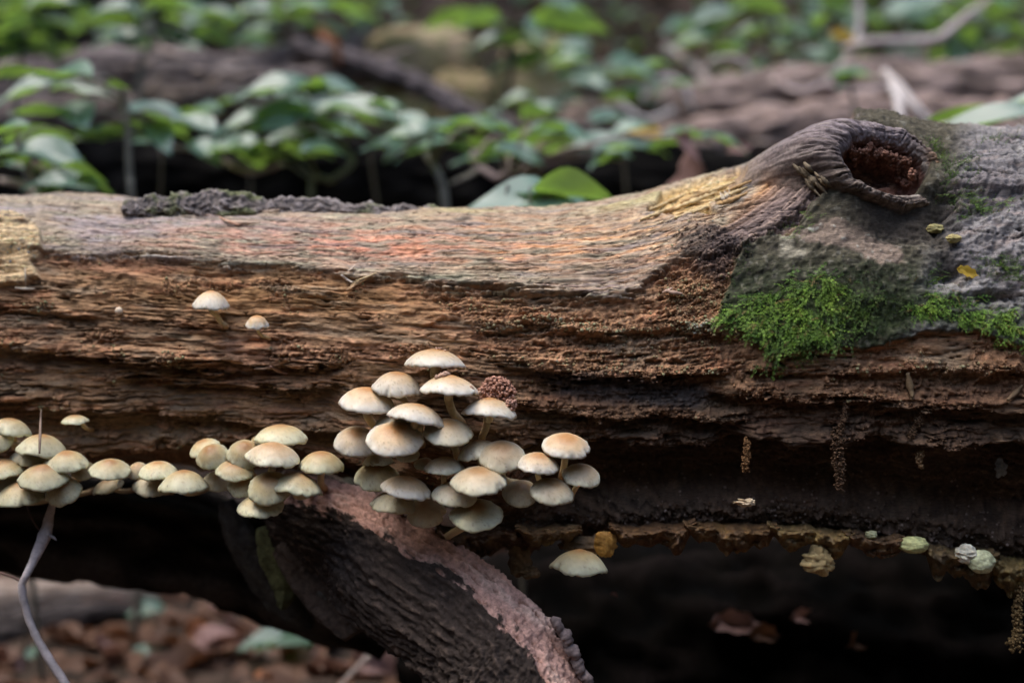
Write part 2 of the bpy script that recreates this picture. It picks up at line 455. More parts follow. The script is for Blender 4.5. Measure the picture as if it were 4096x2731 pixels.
# bark plate, bark cracks
D += barkpl * (6.5 + 2.0 * n_mid + 1.5 * n_iso + 0.8 * (0.5 - crumbl) + 0.7 * fbm(S_ / 2.2, T_ / 2.2, 3, 58))
ck = worley(S_ / 34 + 0.7 * n_mid, T_ / 15 + 0.9 * fbm(S_ / 15, T_ / 10, 3, 16), 17)
cr = np.abs(fbm(S_ / 75 + 3, T_ / 17 + 0.012 * S_, 4, 18)); crack = sst(0.032, 0.0, cr) * greybark * sst(-0.25, 0.1, n_lo)
D -= crack * 6.0
D += greybark * (2.2 * fbm(S_ / 24, T_ / 9, 4, 19) + 0.6 * grain2 + 1.3 * n_iso + 1.0 * np.floor(3 * fbm(S_ / 18 + 7, T_ / 9, 3, 20)))
for cx, cy, rx, ry, dp in ((3960, 1195, 75, 24, 14), (3790, 1110, 60, 34, 10), (3765, 890, 45, 110, 8), (3600, 905, 190, 95, 15)):
    D -= dp * np.exp(-(((PX - cx + 45 * n_mid) / rx) ** 2 + ((PY - cy + 16 * n_iso + 0.12 * (PX - cx)) / ry) ** 2))
# swelling round the branch knot, flank wrinkles
dk = np.sqrt(((PX - 3440 + 0.35 * (PY - 680)) / 330.0) ** 2 + ((PY - 680) / 190.0) ** 2)
hump = np.exp(-dk ** 2 * 1.3)
D += 26 * hump
wrx = (PX - 3000) * 0.80 - (PY - 900) * -0.60; wry = (PX - 3000) * 0.55 + (PY - 900) * 0.83
wr = fbm(wrx / 130 + 0.3 * n_mid, wry / 11, 4, 22)
D += flank * (2.6 * wr)
D += charb * (4 + 0.9 * (0.5 - crumbl2) + 2.4 * fbm(PX / 60, (PY - 0.2 * PX) / 9, 4, 24))
# torn pit with standing fibres
st = np.floor((fbm(PX / 160 + 2, (PY + 0.25 * PX) / 26, 3, 25) + 0.6) * 4) / 4
D -= pit * (6 + 3.2 * st + 1.6 * fbm(PX / 120, (PY + 0.33 * PX) / 9, 3, 27))
D += tan * (6.0 + 1.6 * grain + 2.0 * fbm(PX / 90, PY / 14, 3, 26))
D *= front
_kd = np.hypot(PX - 3545, PY - 705) + np.where(np.cos(TH) < -0.2, 1e9, 0)
ki, kj = np.unravel_index(int(np.argmin(_kd)), PX.shape)
KNOT_P = (base + NN * (D / 1000.0)[..., None])[ki, kj].copy()
hx = (XX - xs[ki] + 0.009) * 1000; ht = ((TH - th[kj]) * hb[ki] + 0.010) * 1000     # the hollow left by the branch
D -= 48 * sst(1.25, 0.8, np.hypot((hx * 0.95 - ht * 0.25) / 29.0, (ht * 0.95 + hx * 0.25) / 27.0))
Vlog = base + NN * (D / 1000.0)[..., None]

# --- colours (albedo)
def C(*c): return np.array(c, float)
col = np.empty(XX.shape + (3,)); col[:] = C(0.15, 0.098, 0.06)
v1 = fbm(S_ / 60, T_ / 14, 4, 60); v2 = fbm(S_ / 30 + 8, T_ / 6, 4, 61); v3 = fbm(S_ / 120, T_ / 30, 3, 62); v4 = fbm(S_ / 16, T_ / 2.4, 3, 63)
# rotten wood
col = mix(col, C(0.21, 0.13, 0.078), sst(-0.1, 0.35, v1))
col = mix(col, C(0.20, 0.105, 0.07), sst(0.05, 0.4, v3) * 0.6)
col = mix(col, C(0.065, 0.042, 0.03), sst(0.1, 0.45, -v2) * 0.8)
col = mix(col, C(0.30, 0.19, 0.105), sst(0.2, 0.5, v4) * 0.55)
warm = np.exp(-(((PX - 1250) / 900) ** 2 + ((PY - 1180) / 90) ** 2))
col = mix(col, C(0.20, 0.115, 0.05), warm * 0.7)
col = mix(col, C(0.15, 0.083, 0.048), cm * 0.55)
col = mix(col, C(0.27, 0.16, 0.10), cm * sst(0.40, 0.12, crumbl) * 0.55)
col = mix(col, C(0.36, 0.21, 0.13), ledge_edge * sst(-0.15, 0.35, v4 + 0.3 * v1) * 0.8)
col = mix(col, C(0.38, 0.225, 0.15), tedge * sst(-0.1, 0.35, v1 + 0.4 * v4) * 0.75)
col = mix(col, C(0.25, 0.115, 0.065), rot * sst(0.15, 0.42, fbm(S_ / 40 + 31, T_ / 8, 4, 93)) * 0.45)
col = mix(col, C(0.19, 0.155, 0.115), rot * sst(0.08, 0.4, fbm(S_ / 55 + 61, T_ / 12, 4, 94)) * 0.6)
bl = poly_mask(PX, PY, [(2100, 1480), (2400, 1500), (2800, 1540), (2900, 1600), (2750, 1640), (2450, 1610), (2250, 1580)], 25, 20, 64)
col = mix(col, C(0.035, 0.036, 0.042), bl * 0.85 * (1 - 0.8 * cm * 0))
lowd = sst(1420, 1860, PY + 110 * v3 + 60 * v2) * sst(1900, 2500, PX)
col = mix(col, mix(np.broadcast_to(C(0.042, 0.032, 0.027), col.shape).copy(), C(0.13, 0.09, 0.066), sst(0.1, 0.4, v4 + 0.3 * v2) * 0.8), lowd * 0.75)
col = mix(col, C(0.10, 0.075, 0.06), lipm * 0.7 * sst(-0.2, 0.3, n_iso))
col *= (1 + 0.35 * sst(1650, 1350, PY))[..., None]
# weathered top
wcol = np.empty_like(col); wcol[:] = C(0.27, 0.235, 0.195)
wcol = mix(wcol, C(0.27, 0.275, 0.215), sst(0.0, 0.4, v1) * 0.8)
wcol = mix(wcol, C(0.255, 0.24, 0.27), sst(-0.1, 0.3, v3 + 0.2 * v2) * sst(1500, 700, PX) * 0.85)
pink = np.exp(-(((PX - 1500) / 800) ** 2 + ((PY - 1010 - 0.03 * (PX - 1500)) / 80) ** 2))
wcol = mix(wcol, C(0.50, 0.235, 0.18), pink * sst(-0.3, 0.2, v2) * 0.95)
oran = np.exp(-(((PX - 2250) / 700) ** 2 + ((PY - 1010) / 130) ** 2))
wcol = mix(wcol, C(0.42, 0.20, 0.085), oran * sst(-0.15, 0.35, v2 + 0.3 * v4) * 0.85)
hi = np.exp(-(((PX - 2550) / 420) ** 2 + ((PY - 930 + 0.2 * (PX - 2550)) / 90) ** 2))
wcol = mix(wcol, C(0.50, 0.34, 0.20), hi * sst(-0.2, 0.3, v4) * 0.7)
wcol = mix(wcol, C(0.50, 0.43, 0.33), sst(0.22, 0.5, v4) * 0.7)
wcol = mix(wcol, C(0.13, 0.065, 0.035), sst(0.18, 0.42, -v4 + 0.15 * v2) * 0.75)
wcol = mix(wcol, C(0.15, 0.085, 0.05), sst(0.08, 0.36, -v2) * sst(1300, 1900, PX) * 0.75)
wcol = mix(wcol, C(0.20, 0.195, 0.155), sst(0.05, 0.35, fbm(S_ / 45 + 71, T_ / 7, 4, 47)) * 0.65)
wcol = mix(wcol, C(0.16, 0.15, 0.165), sst(0.12, 0.4, fbm(S_ / 70 + 21, T_ / 9, 4, 46)) * 0.6)
grn = np.exp(-(((PX - 1800) / 420) ** 2 + ((PY - 1130) / 40) ** 2)) + 0.7 * np.exp(-(((PX - 900) / 700) ** 2 + ((PY - 1060) / 30) ** 2))
wcol = mix(wcol, C(0.22, 0.25, 0.20), np.clip(grn, 0, 1) * sst(-0.2, 0.2, v2) * 0.8)
dend = np.exp(-(((PX - 2420) / 190) ** 2 + ((PY - 1165) / 45) ** 2))
wcol = mix(wcol, C(0.15, 0.12, 0.13), dend * sst(-0.1, 0.2, v4) * 0.9)
wcol = mix(wcol, C(0.33, 0.31, 0.17), sst(60, 20, PY - pl(TOP, PX)) * sst(-0.1, 0.3, v3) * sst(1500, 1900, PX) * 0.7)
col = mix(col, wcol, up * (1 - barkpl))
col = mix(col, mix(mix(np.broadcast_to(C(0.50, 0.37, 0.18), col.shape).copy(), C(0.64, 0.52, 0.33), sst(0, 0.35, wr)), C(0.22, 0.14, 0.06), sst(0.0, 0.4, -v4)), pit * 0.9)
col = mix(col, C(0.56, 0.45, 0.29), tan * sst(-0.45, 0.1, v4) * 0.92)
fc = mix(np.broadcast_to(C(0.145, 0.115, 0.115), col.shape).copy(), C(0.27, 0.215, 0.195), sst(0.05, 0.35, wr))
fc = mix(fc, C(0.045, 0.032, 0.03), sst(0.0, 0.3, -wr))
edge_or = np.exp(-(((PX - 3040) - (PY - 720) * -0.85) / 60.0) ** 2)
fc = mix(fc, C(0.46, 0.25, 0.10), np.exp(-((wry + 95) / 55.0) ** 2) * sst(3300, 3000, PX) * 0.85)
col = mix(col, fc, flank * (1 - pit) * (1 - barkpl * 0.5))
col = mix(col, mix(np.broadcast_to(C(0.05, 0.04, 0.042), col.shape).copy(), C(0.16, 0.12, 0.105), sst(0.1, 0.4, v4)), charb * 0.8)
# bark
bc = np.empty_like(col); bc[:] = C(0.062, 0.054, 0.034)
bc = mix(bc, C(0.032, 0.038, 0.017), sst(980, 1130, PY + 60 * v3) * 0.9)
bc = mix(bc, C(0.14, 0.125, 0.09), sst(0.12, 0.4, n_iso) * 0.6)
bc = mix(bc, C(0.025, 0.022, 0.016), sst(0.05, 0.4, -fbm(S_ / 7, T_ / 5, 4, 59)) * 0.8)
bc = mix(bc, C(0.20, 0.19, 0.15), sst(0.3, 0.45, fbm(S_ / 6 + 9, T_ / 6, 3, 57)) * 0.5)
pat = poly_mask(PX, PY, [(3180, 960), (3330, 900), (3480, 940), (3600, 1000), (3620, 1060), (3520, 1080), (3400, 1010), (3200, 985)], 10, 30, 66)
bc = mix(bc, C(0.22, 0.165, 0.125), pat * 0.85)
bc = mix(bc, C(0.30, 0.29, 0.24), pat * sst(0.25, 0.45, n_iso + 0.2 * v2))
for cx, cy, rx, ry in ((3140, 985, 26, 55), (3190, 1030, 34, 16)):
    bc = mix(bc, C(0.33, 0.30, 0.22), np.exp(-(((PX - cx + 9 * n_iso) / rx) ** 4 + ((PY - cy) / ry) ** 4)) * 0.8)
gb = mix(np.broadcast_to(C(0.165, 0.152, 0.148), col.shape).copy(), C(0.29, 0.275, 0.255), sst(0.0, 0.4, v1))
gb = mix(gb, C(0.115, 0.10, 0.10), sst(0.0, 0.35, v3 - 0.2 * n_mid) * 0.8)
gb = mix(gb, C(0.07, 0.06, 0.06), sst(0.15, 0.45, -n_iso + 0.3 * v2) * 0.7)
gb = mix(gb, C(0.30, 0.24, 0.21), sst(0.1, 0.4, v2) * 0.6)
gb = mix(gb, C(0.02, 0.018, 0.018), crack)
gb = mix(gb, C(0.035, 0.030, 0.028), np.exp(-((PX - 3745 - 0.2 * (PY - 900)) / 55.0) ** 2) * sst(700, 800, PY) * sst(1180, 1050, PY) * 0.9)
bc = mix(bc, gb, greybark)
msk = np.exp(-((PY - pl([(2850, 1290), (3100, 1280), (3300, 1250), (3500, 1270), (3700, 1240), (4096, 1330)], PX)) / 75.0) ** 2)
bc = mix(bc, C(0.035, 0.055, 0.012), msk * 0.75)
bc = mix(bc, C(0.028, 0.022, 0.018), np.exp(-(((PX - 3590) / 200) ** 4 + ((PY - 895 + 14 * n_iso) / 85) ** 4)) * 0.85)
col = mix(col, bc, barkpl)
col *= (1 + 0.22 * n_iso + 0.40 * grain + 0.35 * strand + 0.25 * grain2 * rot)[..., None]
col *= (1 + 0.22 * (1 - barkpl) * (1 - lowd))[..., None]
col = mix(col, col * C(1.06, 0.97, 0.84), 1 - barkpl)
col = mix(col, col * 0.2, groove * 0.95)
col = np.clip(col, 0.004, 0.8)

nx, nth = XX.shape
F = grid_faces(nx, nth, True)
Vf = Vlog.reshape(-1, 3)
e0 = Vlog[0].mean(0); e1_ = Vlog[-1].mean(0)
log = thing('fallen_log', (0, 0.14, -0.02), 'thick rotting fallen log with mossy bark end and weathered grey top', 'log')
log_inv = Matrix.Translation(Vector((0, -0.14, 0.02)))
def lchild(name, me, m):                  # part of the log; mesh given in world space
    o = obj(name, me, m); o.parent = log; o.matrix_parent_inverse = log_inv
    return o
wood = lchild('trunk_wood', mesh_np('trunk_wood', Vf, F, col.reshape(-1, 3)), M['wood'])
for nm, ring, c in (('sawn_end', Vlog[0], e0), ('sawn_end', Vlog[-1], e1_)):
    V = np.vstack([ring, c]); j = np.arange(nth)
    lchild(nm, mesh_np(nm, V, np.stack([j, (j + 1) % nth, np.full(nth, nth)], -1), np.tile(C(0.2, 0.13, 0.08), (nth + 1, 1))), M['wood'])

# look-ups on the finished surface
du = np.gradient(Vlog, axis=0); dv = np.gradient(Vlog, axis=1)
NRM = np.cross(dv, du); NRM /= np.linalg.norm(NRM, axis=-1)[..., None] + 1e-12
if (NRM * NN).sum(-1).mean() < 0: NRM = -NRM
QX, QY = proj(Vf)
VIEW = (Vf - CAM); VD = np.linalg.norm(VIEW, axis=1)
NF = NRM.reshape(-1, 3)
facing = -(NF * VIEW).sum(1) / VD

SURF = [Vf, NF, QX, QY]
def surf(px, py, r=9):
    """front point of the log under a photograph pixel"""
    m = np.where((np.abs(SURF[2] - px) < r) & (np.abs(SURF[3] - py) < r))[0]
    if len(m) == 0:
        return None
    i = m[np.argmin(SURF[0][m, 1])]
    return SURF[0][i], SURF[1][i]

def surf_y(px, py, default=None):
    s = surf(px, py)
    if s is None:
        return float(yfront(at(px, py, 0.03)[0])) + 0.05 if default is None else default
    return float(s[0][1])
# ------------------------------------------------------------------ scattering small pieces
def rand_rot(n):
    q = rng.normal(size=(n, 4)); q /= np.linalg.norm(q, axis=1)[:, None]
    w, x, y, z = q.T
    return np.stack([np.stack([1 - 2 * (y * y + z * z), 2 * (x * y - z * w), 2 * (x * z + y * w)], -1),
                     np.stack([2 * (x * y + z * w), 1 - 2 * (x * x + z * z), 2 * (y * z - x * w)], -1),
                     np.stack([2 * (x * z - y * w), 2 * (y * z + x * w), 1 - 2 * (x * x + y * y)], -1)], 1)

def scatter(Vt, Ft, pos, rot3, scl, cols, jitter=0.0):
    n = len(pos); k = len(Vt)
    scl = np.asarray(scl, float)
    if scl.ndim == 1: scl = np.repeat(scl[:, None], 3, 1)
    V = Vt[None] * scl[:, None, :]
    if jitter: V = V * (1 + jitter * rng.normal(size=V.shape))
    V = np.einsum('nij,nkj->nki', rot3, V) + pos[:, None]
    Fo = (Ft[None] + (np.arange(n) * k)[:, None, None]).reshape(-1, Ft.shape[1])
    cc = np.asarray(cols)
    if cc.ndim == 2: cc = np.repeat(cc[:, None], k, 1)
    return V.reshape(-1, 3), Fo, cc.reshape(-1, 3)

_t = (1 + 5 ** 0.5) / 2
ICO_V = np.array([(-1, _t, 0), (1, _t, 0), (-1, -_t, 0), (1, -_t, 0), (0, -1, _t), (0, 1, _t), (0, -1, -_t), (0, 1, -_t), (_t, 0, -1), (_t, 0, 1), (-_t, 0, -1), (-_t, 0, 1)]) / 1.9
ICO_F = np.array([(0, 11, 5), (0, 5, 1), (0, 1, 7), (0, 7, 10), (0, 10, 11), (1, 5, 9), (5, 11, 4), (11, 10, 2), (10, 7, 6), (7, 1, 8), (3, 9, 4), (3, 4, 2), (3, 2, 6), (3, 6, 8), (3, 8, 9), (4, 9, 5), (2, 4, 11), (6, 2, 10), (8, 6, 7), (9, 8, 1)])
SPL_V = np.array([(-0.5, 0, 0), (0.5, 0, 0.15), (-0.1, 0.5, 0), (0.05, -0.5, 0), (0, 0, 0.5), (0.1, 0, -0.5)])
SPL_F = np.array([(0, 2, 4), (0, 4, 3), (0, 3, 5), (0, 5, 2), (1, 4, 2), (1, 3, 4), (1, 5, 3), (1, 2, 5)])

def pellets(centre, rad, n, size, colour, squash=(1, 1, 1)):
    u = rng.normal(size=(n, 3)); u /= np.linalg.norm(u, axis=1)[:, None]
    p = u * (rng.random(n) ** 0.4)[:, None] * np.array(rad)
    c = np.asarray(colour)[None] * (0.7 + 0.6 * rng.random((n, 1)))
    return scatter(ICO_V, ICO_F, np.array(centre) + p, rand_rot(n), size * (0.6 + 0.8 * rng.random((n, 1))) * np.array(squash), c, 0.12)

inframe = (QX > -150) & (QX < 4250) & (QY > 300) & (QY < 2500) & (facing > 0.05)
cmf, lipf, upf, edf, rotf, colf = [a.reshape(-1) for a in (cm, lipm, up, ledge_edge, rot)] + [col.reshape(-1, 3)]
def pick(w, n):
    w = np.where(inframe, w, 0).astype(float); w /= w.sum()
    return rng.choice(len(w), n, p=w)
# crumbs of rot clinging to the wood
i1 = pick(cmf * (0.15 + edf) , 9000); i2 = pick(lipf, 2600); i3 = pick(0.04 * charb.reshape(-1) + 0.15 * poly_mask(QX, QY, [(2640, 1100), (2900, 1150), (2860, 1400), (2700, 1330)], 30), 900)
idx = np.concatenate([i1, i2, i3])
cc = np.clip(colf[idx] * (0.7 + 0.5 * rng.random((len(idx), 1))), 0.01, 0.26)
cc[len(i1):len(i1) + len(i2)] = C(0.19, 0.14, 0.11) * (0.4 + 1.1 * rng.random((len(i2), 1)))
V, F_, Cc = scatter(ICO_V, ICO_F, Vf[idx] + NF[idx] * 0.0003, rand_rot(len(idx)), 0.0004 + 0.0010 * rng.random((len(idx), 1)) ** 1.6 * np.ones(3), cc, 0.15)
o = lchild('rot_crumbs', mesh_np('rot_crumbs', V, F_, Cc, False), M['crumb']); o['kind'] = 'stuff'
# loose fibres along the grain
i1 = pick(upf * (1 - barkpl.reshape(-1)) * (0.25 + edf + lip.reshape(-1)), 2600); i2 = pick(rotf * (0.05 + edf), 2600); i3 = pick(pit.reshape(-1) + 0.5 * poly_mask(QX, QY, [(2500, 960), (2650, 850), (2980, 690), (3080, 700), (2960, 820), (2800, 920), (2650, 1010)], 30), 700); i4 = pick(tan.reshape(-1), 160)
idx = np.concatenate([i1, i2, i3, i4]); n = len(idx)
ang = rng.normal(0, 0.10, n); pit_ = rng.normal(0, 0.12, n)
ang[len(i1) + len(i2):len(i1) + len(i2) + len(i3)] += 0.35
ca, sa = np.cos(ang), np.sin(ang)
rx = np.stack([ca, -pit_, sa], -1); rx /= np.linalg.norm(rx, axis=1)[:, None]
rz = NF[idx] - rx * (NF[idx] * rx).sum(1)[:, None]; rz /= np.linalg.norm(rz, axis=1)[:, None]
ry = np.cross(rz, rx)
R3 = np.stack([rx, ry, rz], -1)
sc = np.stack([0.003 + 0.011 * rng.random(n) ** 2, 0.0004 + 0.0009 * rng.random(n), 0.0003 + 0.0005 * rng.random(n)], -1)
cc = np.clip(colf[idx] * (0.8 + 0.75 * rng.random((n, 1))), 0.01, 0.7)
V, F_, Cc = scatter(SPL_V, SPL_F, Vf[idx] + NF[idx] * 0.0002, R3, sc, cc)
o = lchild('wood_fibres', mesh_np('wood_fibres', V, F_, Cc, False), M['fibre']); o['kind'] = 'stuff'

# moss fronds on the bark
def frond():
    V, F_ = [], []
    N_ = 11
    for k in range(N_):
        t = k / (N_ - 1)
        c = np.array((t, 0, 0.10 * math.sin(t * 2.2)))
        L = 0.22 * (1 - 0.55 * t) * (0.7 + 0.3 * math.sin(k * 1.7))
        for sgn in (-1, 1):
            b = len(V)
            d = np.array((0.62, 0.75 * sgn, 0.25 + 0.2 * math.sin(k * 2.3 + sgn)))
            p = np.array((0.25, -0.12 * sgn, 0.0))
            V += [c, c + d * L * 0.5 + p * L, c + d * L, c + d * L * 0.5 - p * L * 0.6]
            F_ += [(b, b + 1, b + 2), (b, b + 2, b + 3)]
    return np.array(V), np.array(F_)
FV, FF_ = frond()
barkf = barkpl.reshape(-1)
def moss_at(poly, n, length, dirx, droop, bright, soft=20):
    m = poly_mask(QX, QY, poly, soft + 30, 60, 98) * sst(-0.28, 0.12, fbm(QX / 70, QY / 45, 3, 99))
    w = np.where(inframe & (m > 0.02), m, 0.0)
    if w.sum() == 0: return None
    i = rng.choice(len(w), n, p=w / w.sum())
    t = np.stack([np.full(n, dirx) + rng.normal(0, 0.55, n), rng.normal(-0.25, 0.3, n), np.full(n, droop) + rng.normal(0, 0.35, n)], -1)
    rx = t + NF[i] * (0.05 + 0.28 * rng.random((n, 1)))
    rx /= np.linalg.norm(rx, axis=1)[:, None]
    rz = NF[i] + C(0, 0, 0.5) + rng.normal(0, 0.25, (n, 3))
    rz -= rx * (rz * rx).sum(1)[:, None]; rz /= np.linalg.norm(rz, axis=1)[:, None]
    R3 = np.stack([rx, np.cross(rz, rx), rz], -1)
    L = length * (0.5 + 0.8 * rng.random(n))
    g = rng.random((n, 1))
    g = np.clip(g * 0.5 + 0.5 * sst(-0.3, 0.35, fbm(QX[i] / 60, QY[i] / 40, 3, 97))[:, None], 0, 1)
    bright = bright * (1 - 0.6 * sst(3250, 3480, QX[i]) * sst(3680, 3560, QX[i]))[:, None]
    g = g * (0.25 + 0.75 * m[i][:, None])
    c = (C(0.05, 0.125, 0.012) * (1 - g) + C(0.23, 0.36, 0.045) * g) * bright * (0.55 + 0.75 * rng.random((n, 1)))
    br = rng.random(n) < 0.07; c[br] = C(0.16, 0.11, 0.035) * bright[br] if np.ndim(bright) else C(0.16, 0.11, 0.035)
    tipb = (0.55 + 0.75 * np.repeat(np.arange(11) / 10.0, 8))[None, :, None]
    return scatter(FV, FF_, Vf[i], R3, L, np.clip(c[:, None] * tipb, 0.003, 0.6))
MOSS = [
    ([(2870, 1270), (2940, 1225), (3080, 1190), (3200, 1120), (3330, 1090), (3420, 1140), (3520, 1190), (3500, 1290), (3330, 1350), (3150, 1380), (3060, 1360), (2960, 1310)], 1500, 0.0085, -0.55, -0.45, 1.2),
    ([(3000, 1290), (3300, 1260), (3400, 1340), (3250, 1400), (3080, 1420)], 420, 0.009, -0.2, -0.9, 0.8),
    ([(3640, 1190), (3720, 1180), (3800, 1215), (3900, 1225), (4000, 1260), (4150, 1290), (4150, 1375), (4040, 1345), (3900, 1290), (3760, 1260), (3660, 1270)], 1200, 0.0062, 0.1, -0.4, 1.3),
    ([(3920, 1060), (4000, 1040), (4150, 1050), (4150, 1130), (4020, 1110)], 320, 0.005, 0.1, 0.1, 0.8),
    ([(3790, 650), (3890, 640), (3900, 680), (3800, 690)], 130, 0.0055, 0.1, 0.4, 1.0),
    ([(3690, 588), (3750, 585), (3760, 605), (3690, 612)], 70, 0.005, 0.0, 0.5, 1.1),
    ([(3960, 550), (4060, 545), (4060, 570), (3960, 575)], 90, 0.005, 0.0, 0.6, 1.1),
    ([(3760, 620), (3790, 620), (3800, 660), (3760, 665)], 40, 0.004, 0.0, 0.4, 1.0),
    ([(3780, 700), (3830, 760), (3900, 800), (3920, 830), (3850, 850), (3790, 800), (3760, 730)], 260, 0.005, 0.2, 0.0, 0.8),
    ([(3900, 795), (4030, 800), (4030, 825), (3900, 825)], 60, 0.006, 0.5, 0.1, 1.4),
    ([(3130, 930), (3240, 845), (3260, 860), (3150, 950)], 90, 0.004, 0.2, 0.1, 1.3),
    ([(3000, 1180), (3500, 1050), (3640, 1180), (3640, 1330), (3400, 1350), (3040, 1330)], 1600, 0.0045, -0.2, -0.5, 0.30),
    ([(3660, 1130), (3760, 1110), (3800, 1150), (3700, 1190)], 120, 0.005, 0.0, 0.0, 0.9),
    ([(2955, 1040), (3000, 1010), (2940, 1120), (2910, 1150)], 40, 0.003, 0.0, 0.0, 0.9),
]
parts = [moss_at(p, int(n * (0.9 if n > 1000 and b > 0.5 else 1.2)), L, dx, dz, b) for p, n, L, dx, dz, b in MOSS]
V, F_, Cc = join([p for p in parts if p is not None])
o = lchild('moss', mesh_np('moss', V, F_, Cc, False), M['moss']); o['kind'] = 'stuff'
o['label'] = 'bright green moss fronds on the dark bark'

# ------------------------------------------------------------------ branch knot with hollow
def log_at(x, t):                         # bilinear look-up of the log surface
    fi = np.interp(x, xs, np.arange(nx)); fj = np.interp(t, th, np.arange(nth))
    i0 = np.clip(fi.astype(int), 0, nx - 2); j0 = np.clip(fj.astype(int), 0, nth - 2)
    a = (fi - i0)[..., None]; b = (fj - j0)[..., None]
    return (Vlog[i0, j0] * (1 - a) * (1 - b) + Vlog[i0 + 1, j0] * a * (1 - b) + Vlog[i0, j0 + 1] * (1 - a) * b + Vlog[i0 + 1, j0 + 1] * a * b)
kc = KNOT_P + C(-0.009, -0.006, -0.025)
e1v = C(1.0, 0.10, -0.30); e1v /= np.linalg.norm(e1v)
nv = C(0.03, -0.84, 0.46); nv -= e1v * (nv @ e1v); nv /= np.linalg.norm(nv)
e2v = np.cross(nv, e1v)
if e2v[2] < 0: e2v = -e2v
na, npf = 300, 190
prof = np.array([(2.75, -1.5), (2.45, -1.2), (2.15, -0.85), (1.9, -0.45), (1.72, -0.05), (1.56, 0.36), (1.42, 0.64), (1.30, 0.78), (1.18, 0.78), (1.08, 0.66), (1.0, 0.42), (0.95, 0.1), (0.92, -0.3), (0.87, -0.7), (0.78, -1.0), (0.62, -1.15), (0.42, -1.25), (0.2, -1.3), (0.0, -1.32)])
pr = catmull(np.c_[prof, np.zeros(len(prof))], npf)[:, :2]
ph = np.linspace(0, 2 * np.pi, na, endpoint=False)
PH, QI = np.meshgrid(ph, np.arange(npf))
r0 = pr[:, 0][:, None] * np.ones(na); hh = pr[:, 1][:, None] * np.ones(na)
outer = sst(1.0, 1.22, r0)
qn = QI / npf
cphi, sphi = np.cos(PH), np.sin(PH)
flow = np.clip(-cphi * 0.9 + sphi * 0.1, 0, 1)
wrk = fbm(cphi * 9 + 0.8 * np.sin(PH * 3), sphi * 9 + r0 * 1.2, 4, 70)
wring = fbm(cphi * 1.6 + 3, sphi * 1.6 + r0 * 9, 4, 76)
lump = fbm(cphi * 1.7 + 4, sphi * 1.7 + qn * 1.5, 4, 71)
rr = np.where(r0 > 1.25, 1.25 + (r0 - 1.25) * (1 + 0.75 * flow - 0.25 * np.clip(cphi, 0, 1)), r0)
inw = (1 - outer) * sst(0.5, 0.95, r0)
crn = worley(cphi * 14 + 20, sphi * 14 + qn * 30, 72)
rr = rr * (1 + 0.10 * lump + 0.05 * fbm(cphi * 3.1 + 9, sphi * 3.1, 3, 75) * outer) + inw * (0.07 * fbm(cphi * 5, sphi * 5 + qn * 22, 4, 73) - 0.12 * np.clip(sphi + 0.2, 0, 1) * (0.9 - crn))
notch = np.exp(-((PH - 5.75) / 0.16) ** 2) + 0.7 * np.exp(-((PH - 0.25) / 0.2) ** 2) + 0.5 * np.exp(-((PH - 4.0) / 0.08) ** 2)
hh = hh + 0.24 * lump * outer + outer * (0.07 * wrk * flow + 0.14 * wring * (1 - flow)) - 0.35 * notch * sst(1.7, 1.3, r0) * sst(0.9, 1.1, r0)
hh = hh + (1 - outer) * sst(0.85, 0.6, r0) * (0.35 * fbm(cphi * r0 * 2.5 + 3, sphi * r0 * 7, 4, 74) + 0.3 * np.clip(-sphi, 0, 1))
fib = fbm(PH * 16 / 6.2832 * 6 + 0.5 * lump, r0 * 2.2, 4, 79) * sst(0, 0.25, np.minimum(PH, 6.2832 - PH))
kcr = sst(0.04, 0.0, np.abs(fbm(cphi * 7 + 2, sphi * 7 + 0.5 * r0, 3, 81))) * outer * sst(2.2, 1.6, r0)
hh = hh + outer * (0.07 * fib + 0.10 * fbm(cphi * 12 + r0 * 5, sphi * 12, 3, 82)) - 0.16 * kcr
hs = 0.0185
ax, bx_ = 190 * pxm(0.045), 124 * pxm(0.045)
Vk = kc + (rr * cphi * ax)[..., None] * e1v + (rr * sphi * bx_)[..., None] * e2v + (hh * hs)[..., None] * nv
lx = xs[ki] - 0.009 + rr * (cphi * ax * 0.95 + sphi * bx_ * 0.20)
lt = th[kj] + (rr * (-cphi * ax * 0.28 + sphi * bx_ * 1.05) - 0.010) / hb[ki]
Lk = log_at(lx, np.clip(lt, R(-60), R(127)))
lowk = np.clip(-sphi * 1.2 + 0.2 * cphi, 0, 1)
wk = sst(1.45 - 0.12 * lowk, 2.55 - 0.85 * lowk, r0) ** 0.8
def lcol_at(x, t):
    fi = np.rint(np.interp(x, xs, np.arange(nx))).astype(int); fj = np.rint(np.interp(t, th, np.arange(nth))).astype(int)
    return col[np.clip(fi, 0, nx - 1), np.clip(fj, 0, nth - 1)]
sink = sst(0.80, 1.0, wk)
Vk = Vk * (1 - wk[..., None]) + (Lk + C(0, 0.0022, -0.0012) * sink[..., None]) * wk[..., None]
Vk[0] = log_at(lx[0], np.clip(lt[0], R(-60), R(127))) * 1.0 + C(0, 0.004, -0.003)
ck_ = np.empty(Vk.shape); ck_[:] = C(0.165, 0.135, 0.112)
ck_ = mix(ck_, C(0.34, 0.30, 0.25), sst(0.0, 0.35, wring) * 0.7 * (1 - flow))
ck_ = mix(ck_, C(0.075, 0.06, 0.055), sst(0.05, 0.4, -wring) * 0.75 * (1 - flow))
lav = np.clip(-cphi * 0.55 + sphi * 0.9, 0, 1)
ck_ = mix(ck_, C(0.205, 0.175, 0.195), lav * 0.8)
ck_ = mix(ck_, C(0.30, 0.25, 0.235), lav * sst(0.05, 0.35, wrk) * 0.7)
ck_ = mix(ck_, C(0.075, 0.052, 0.05), flow * sst(0.0, 0.35, -wrk) * 0.8)
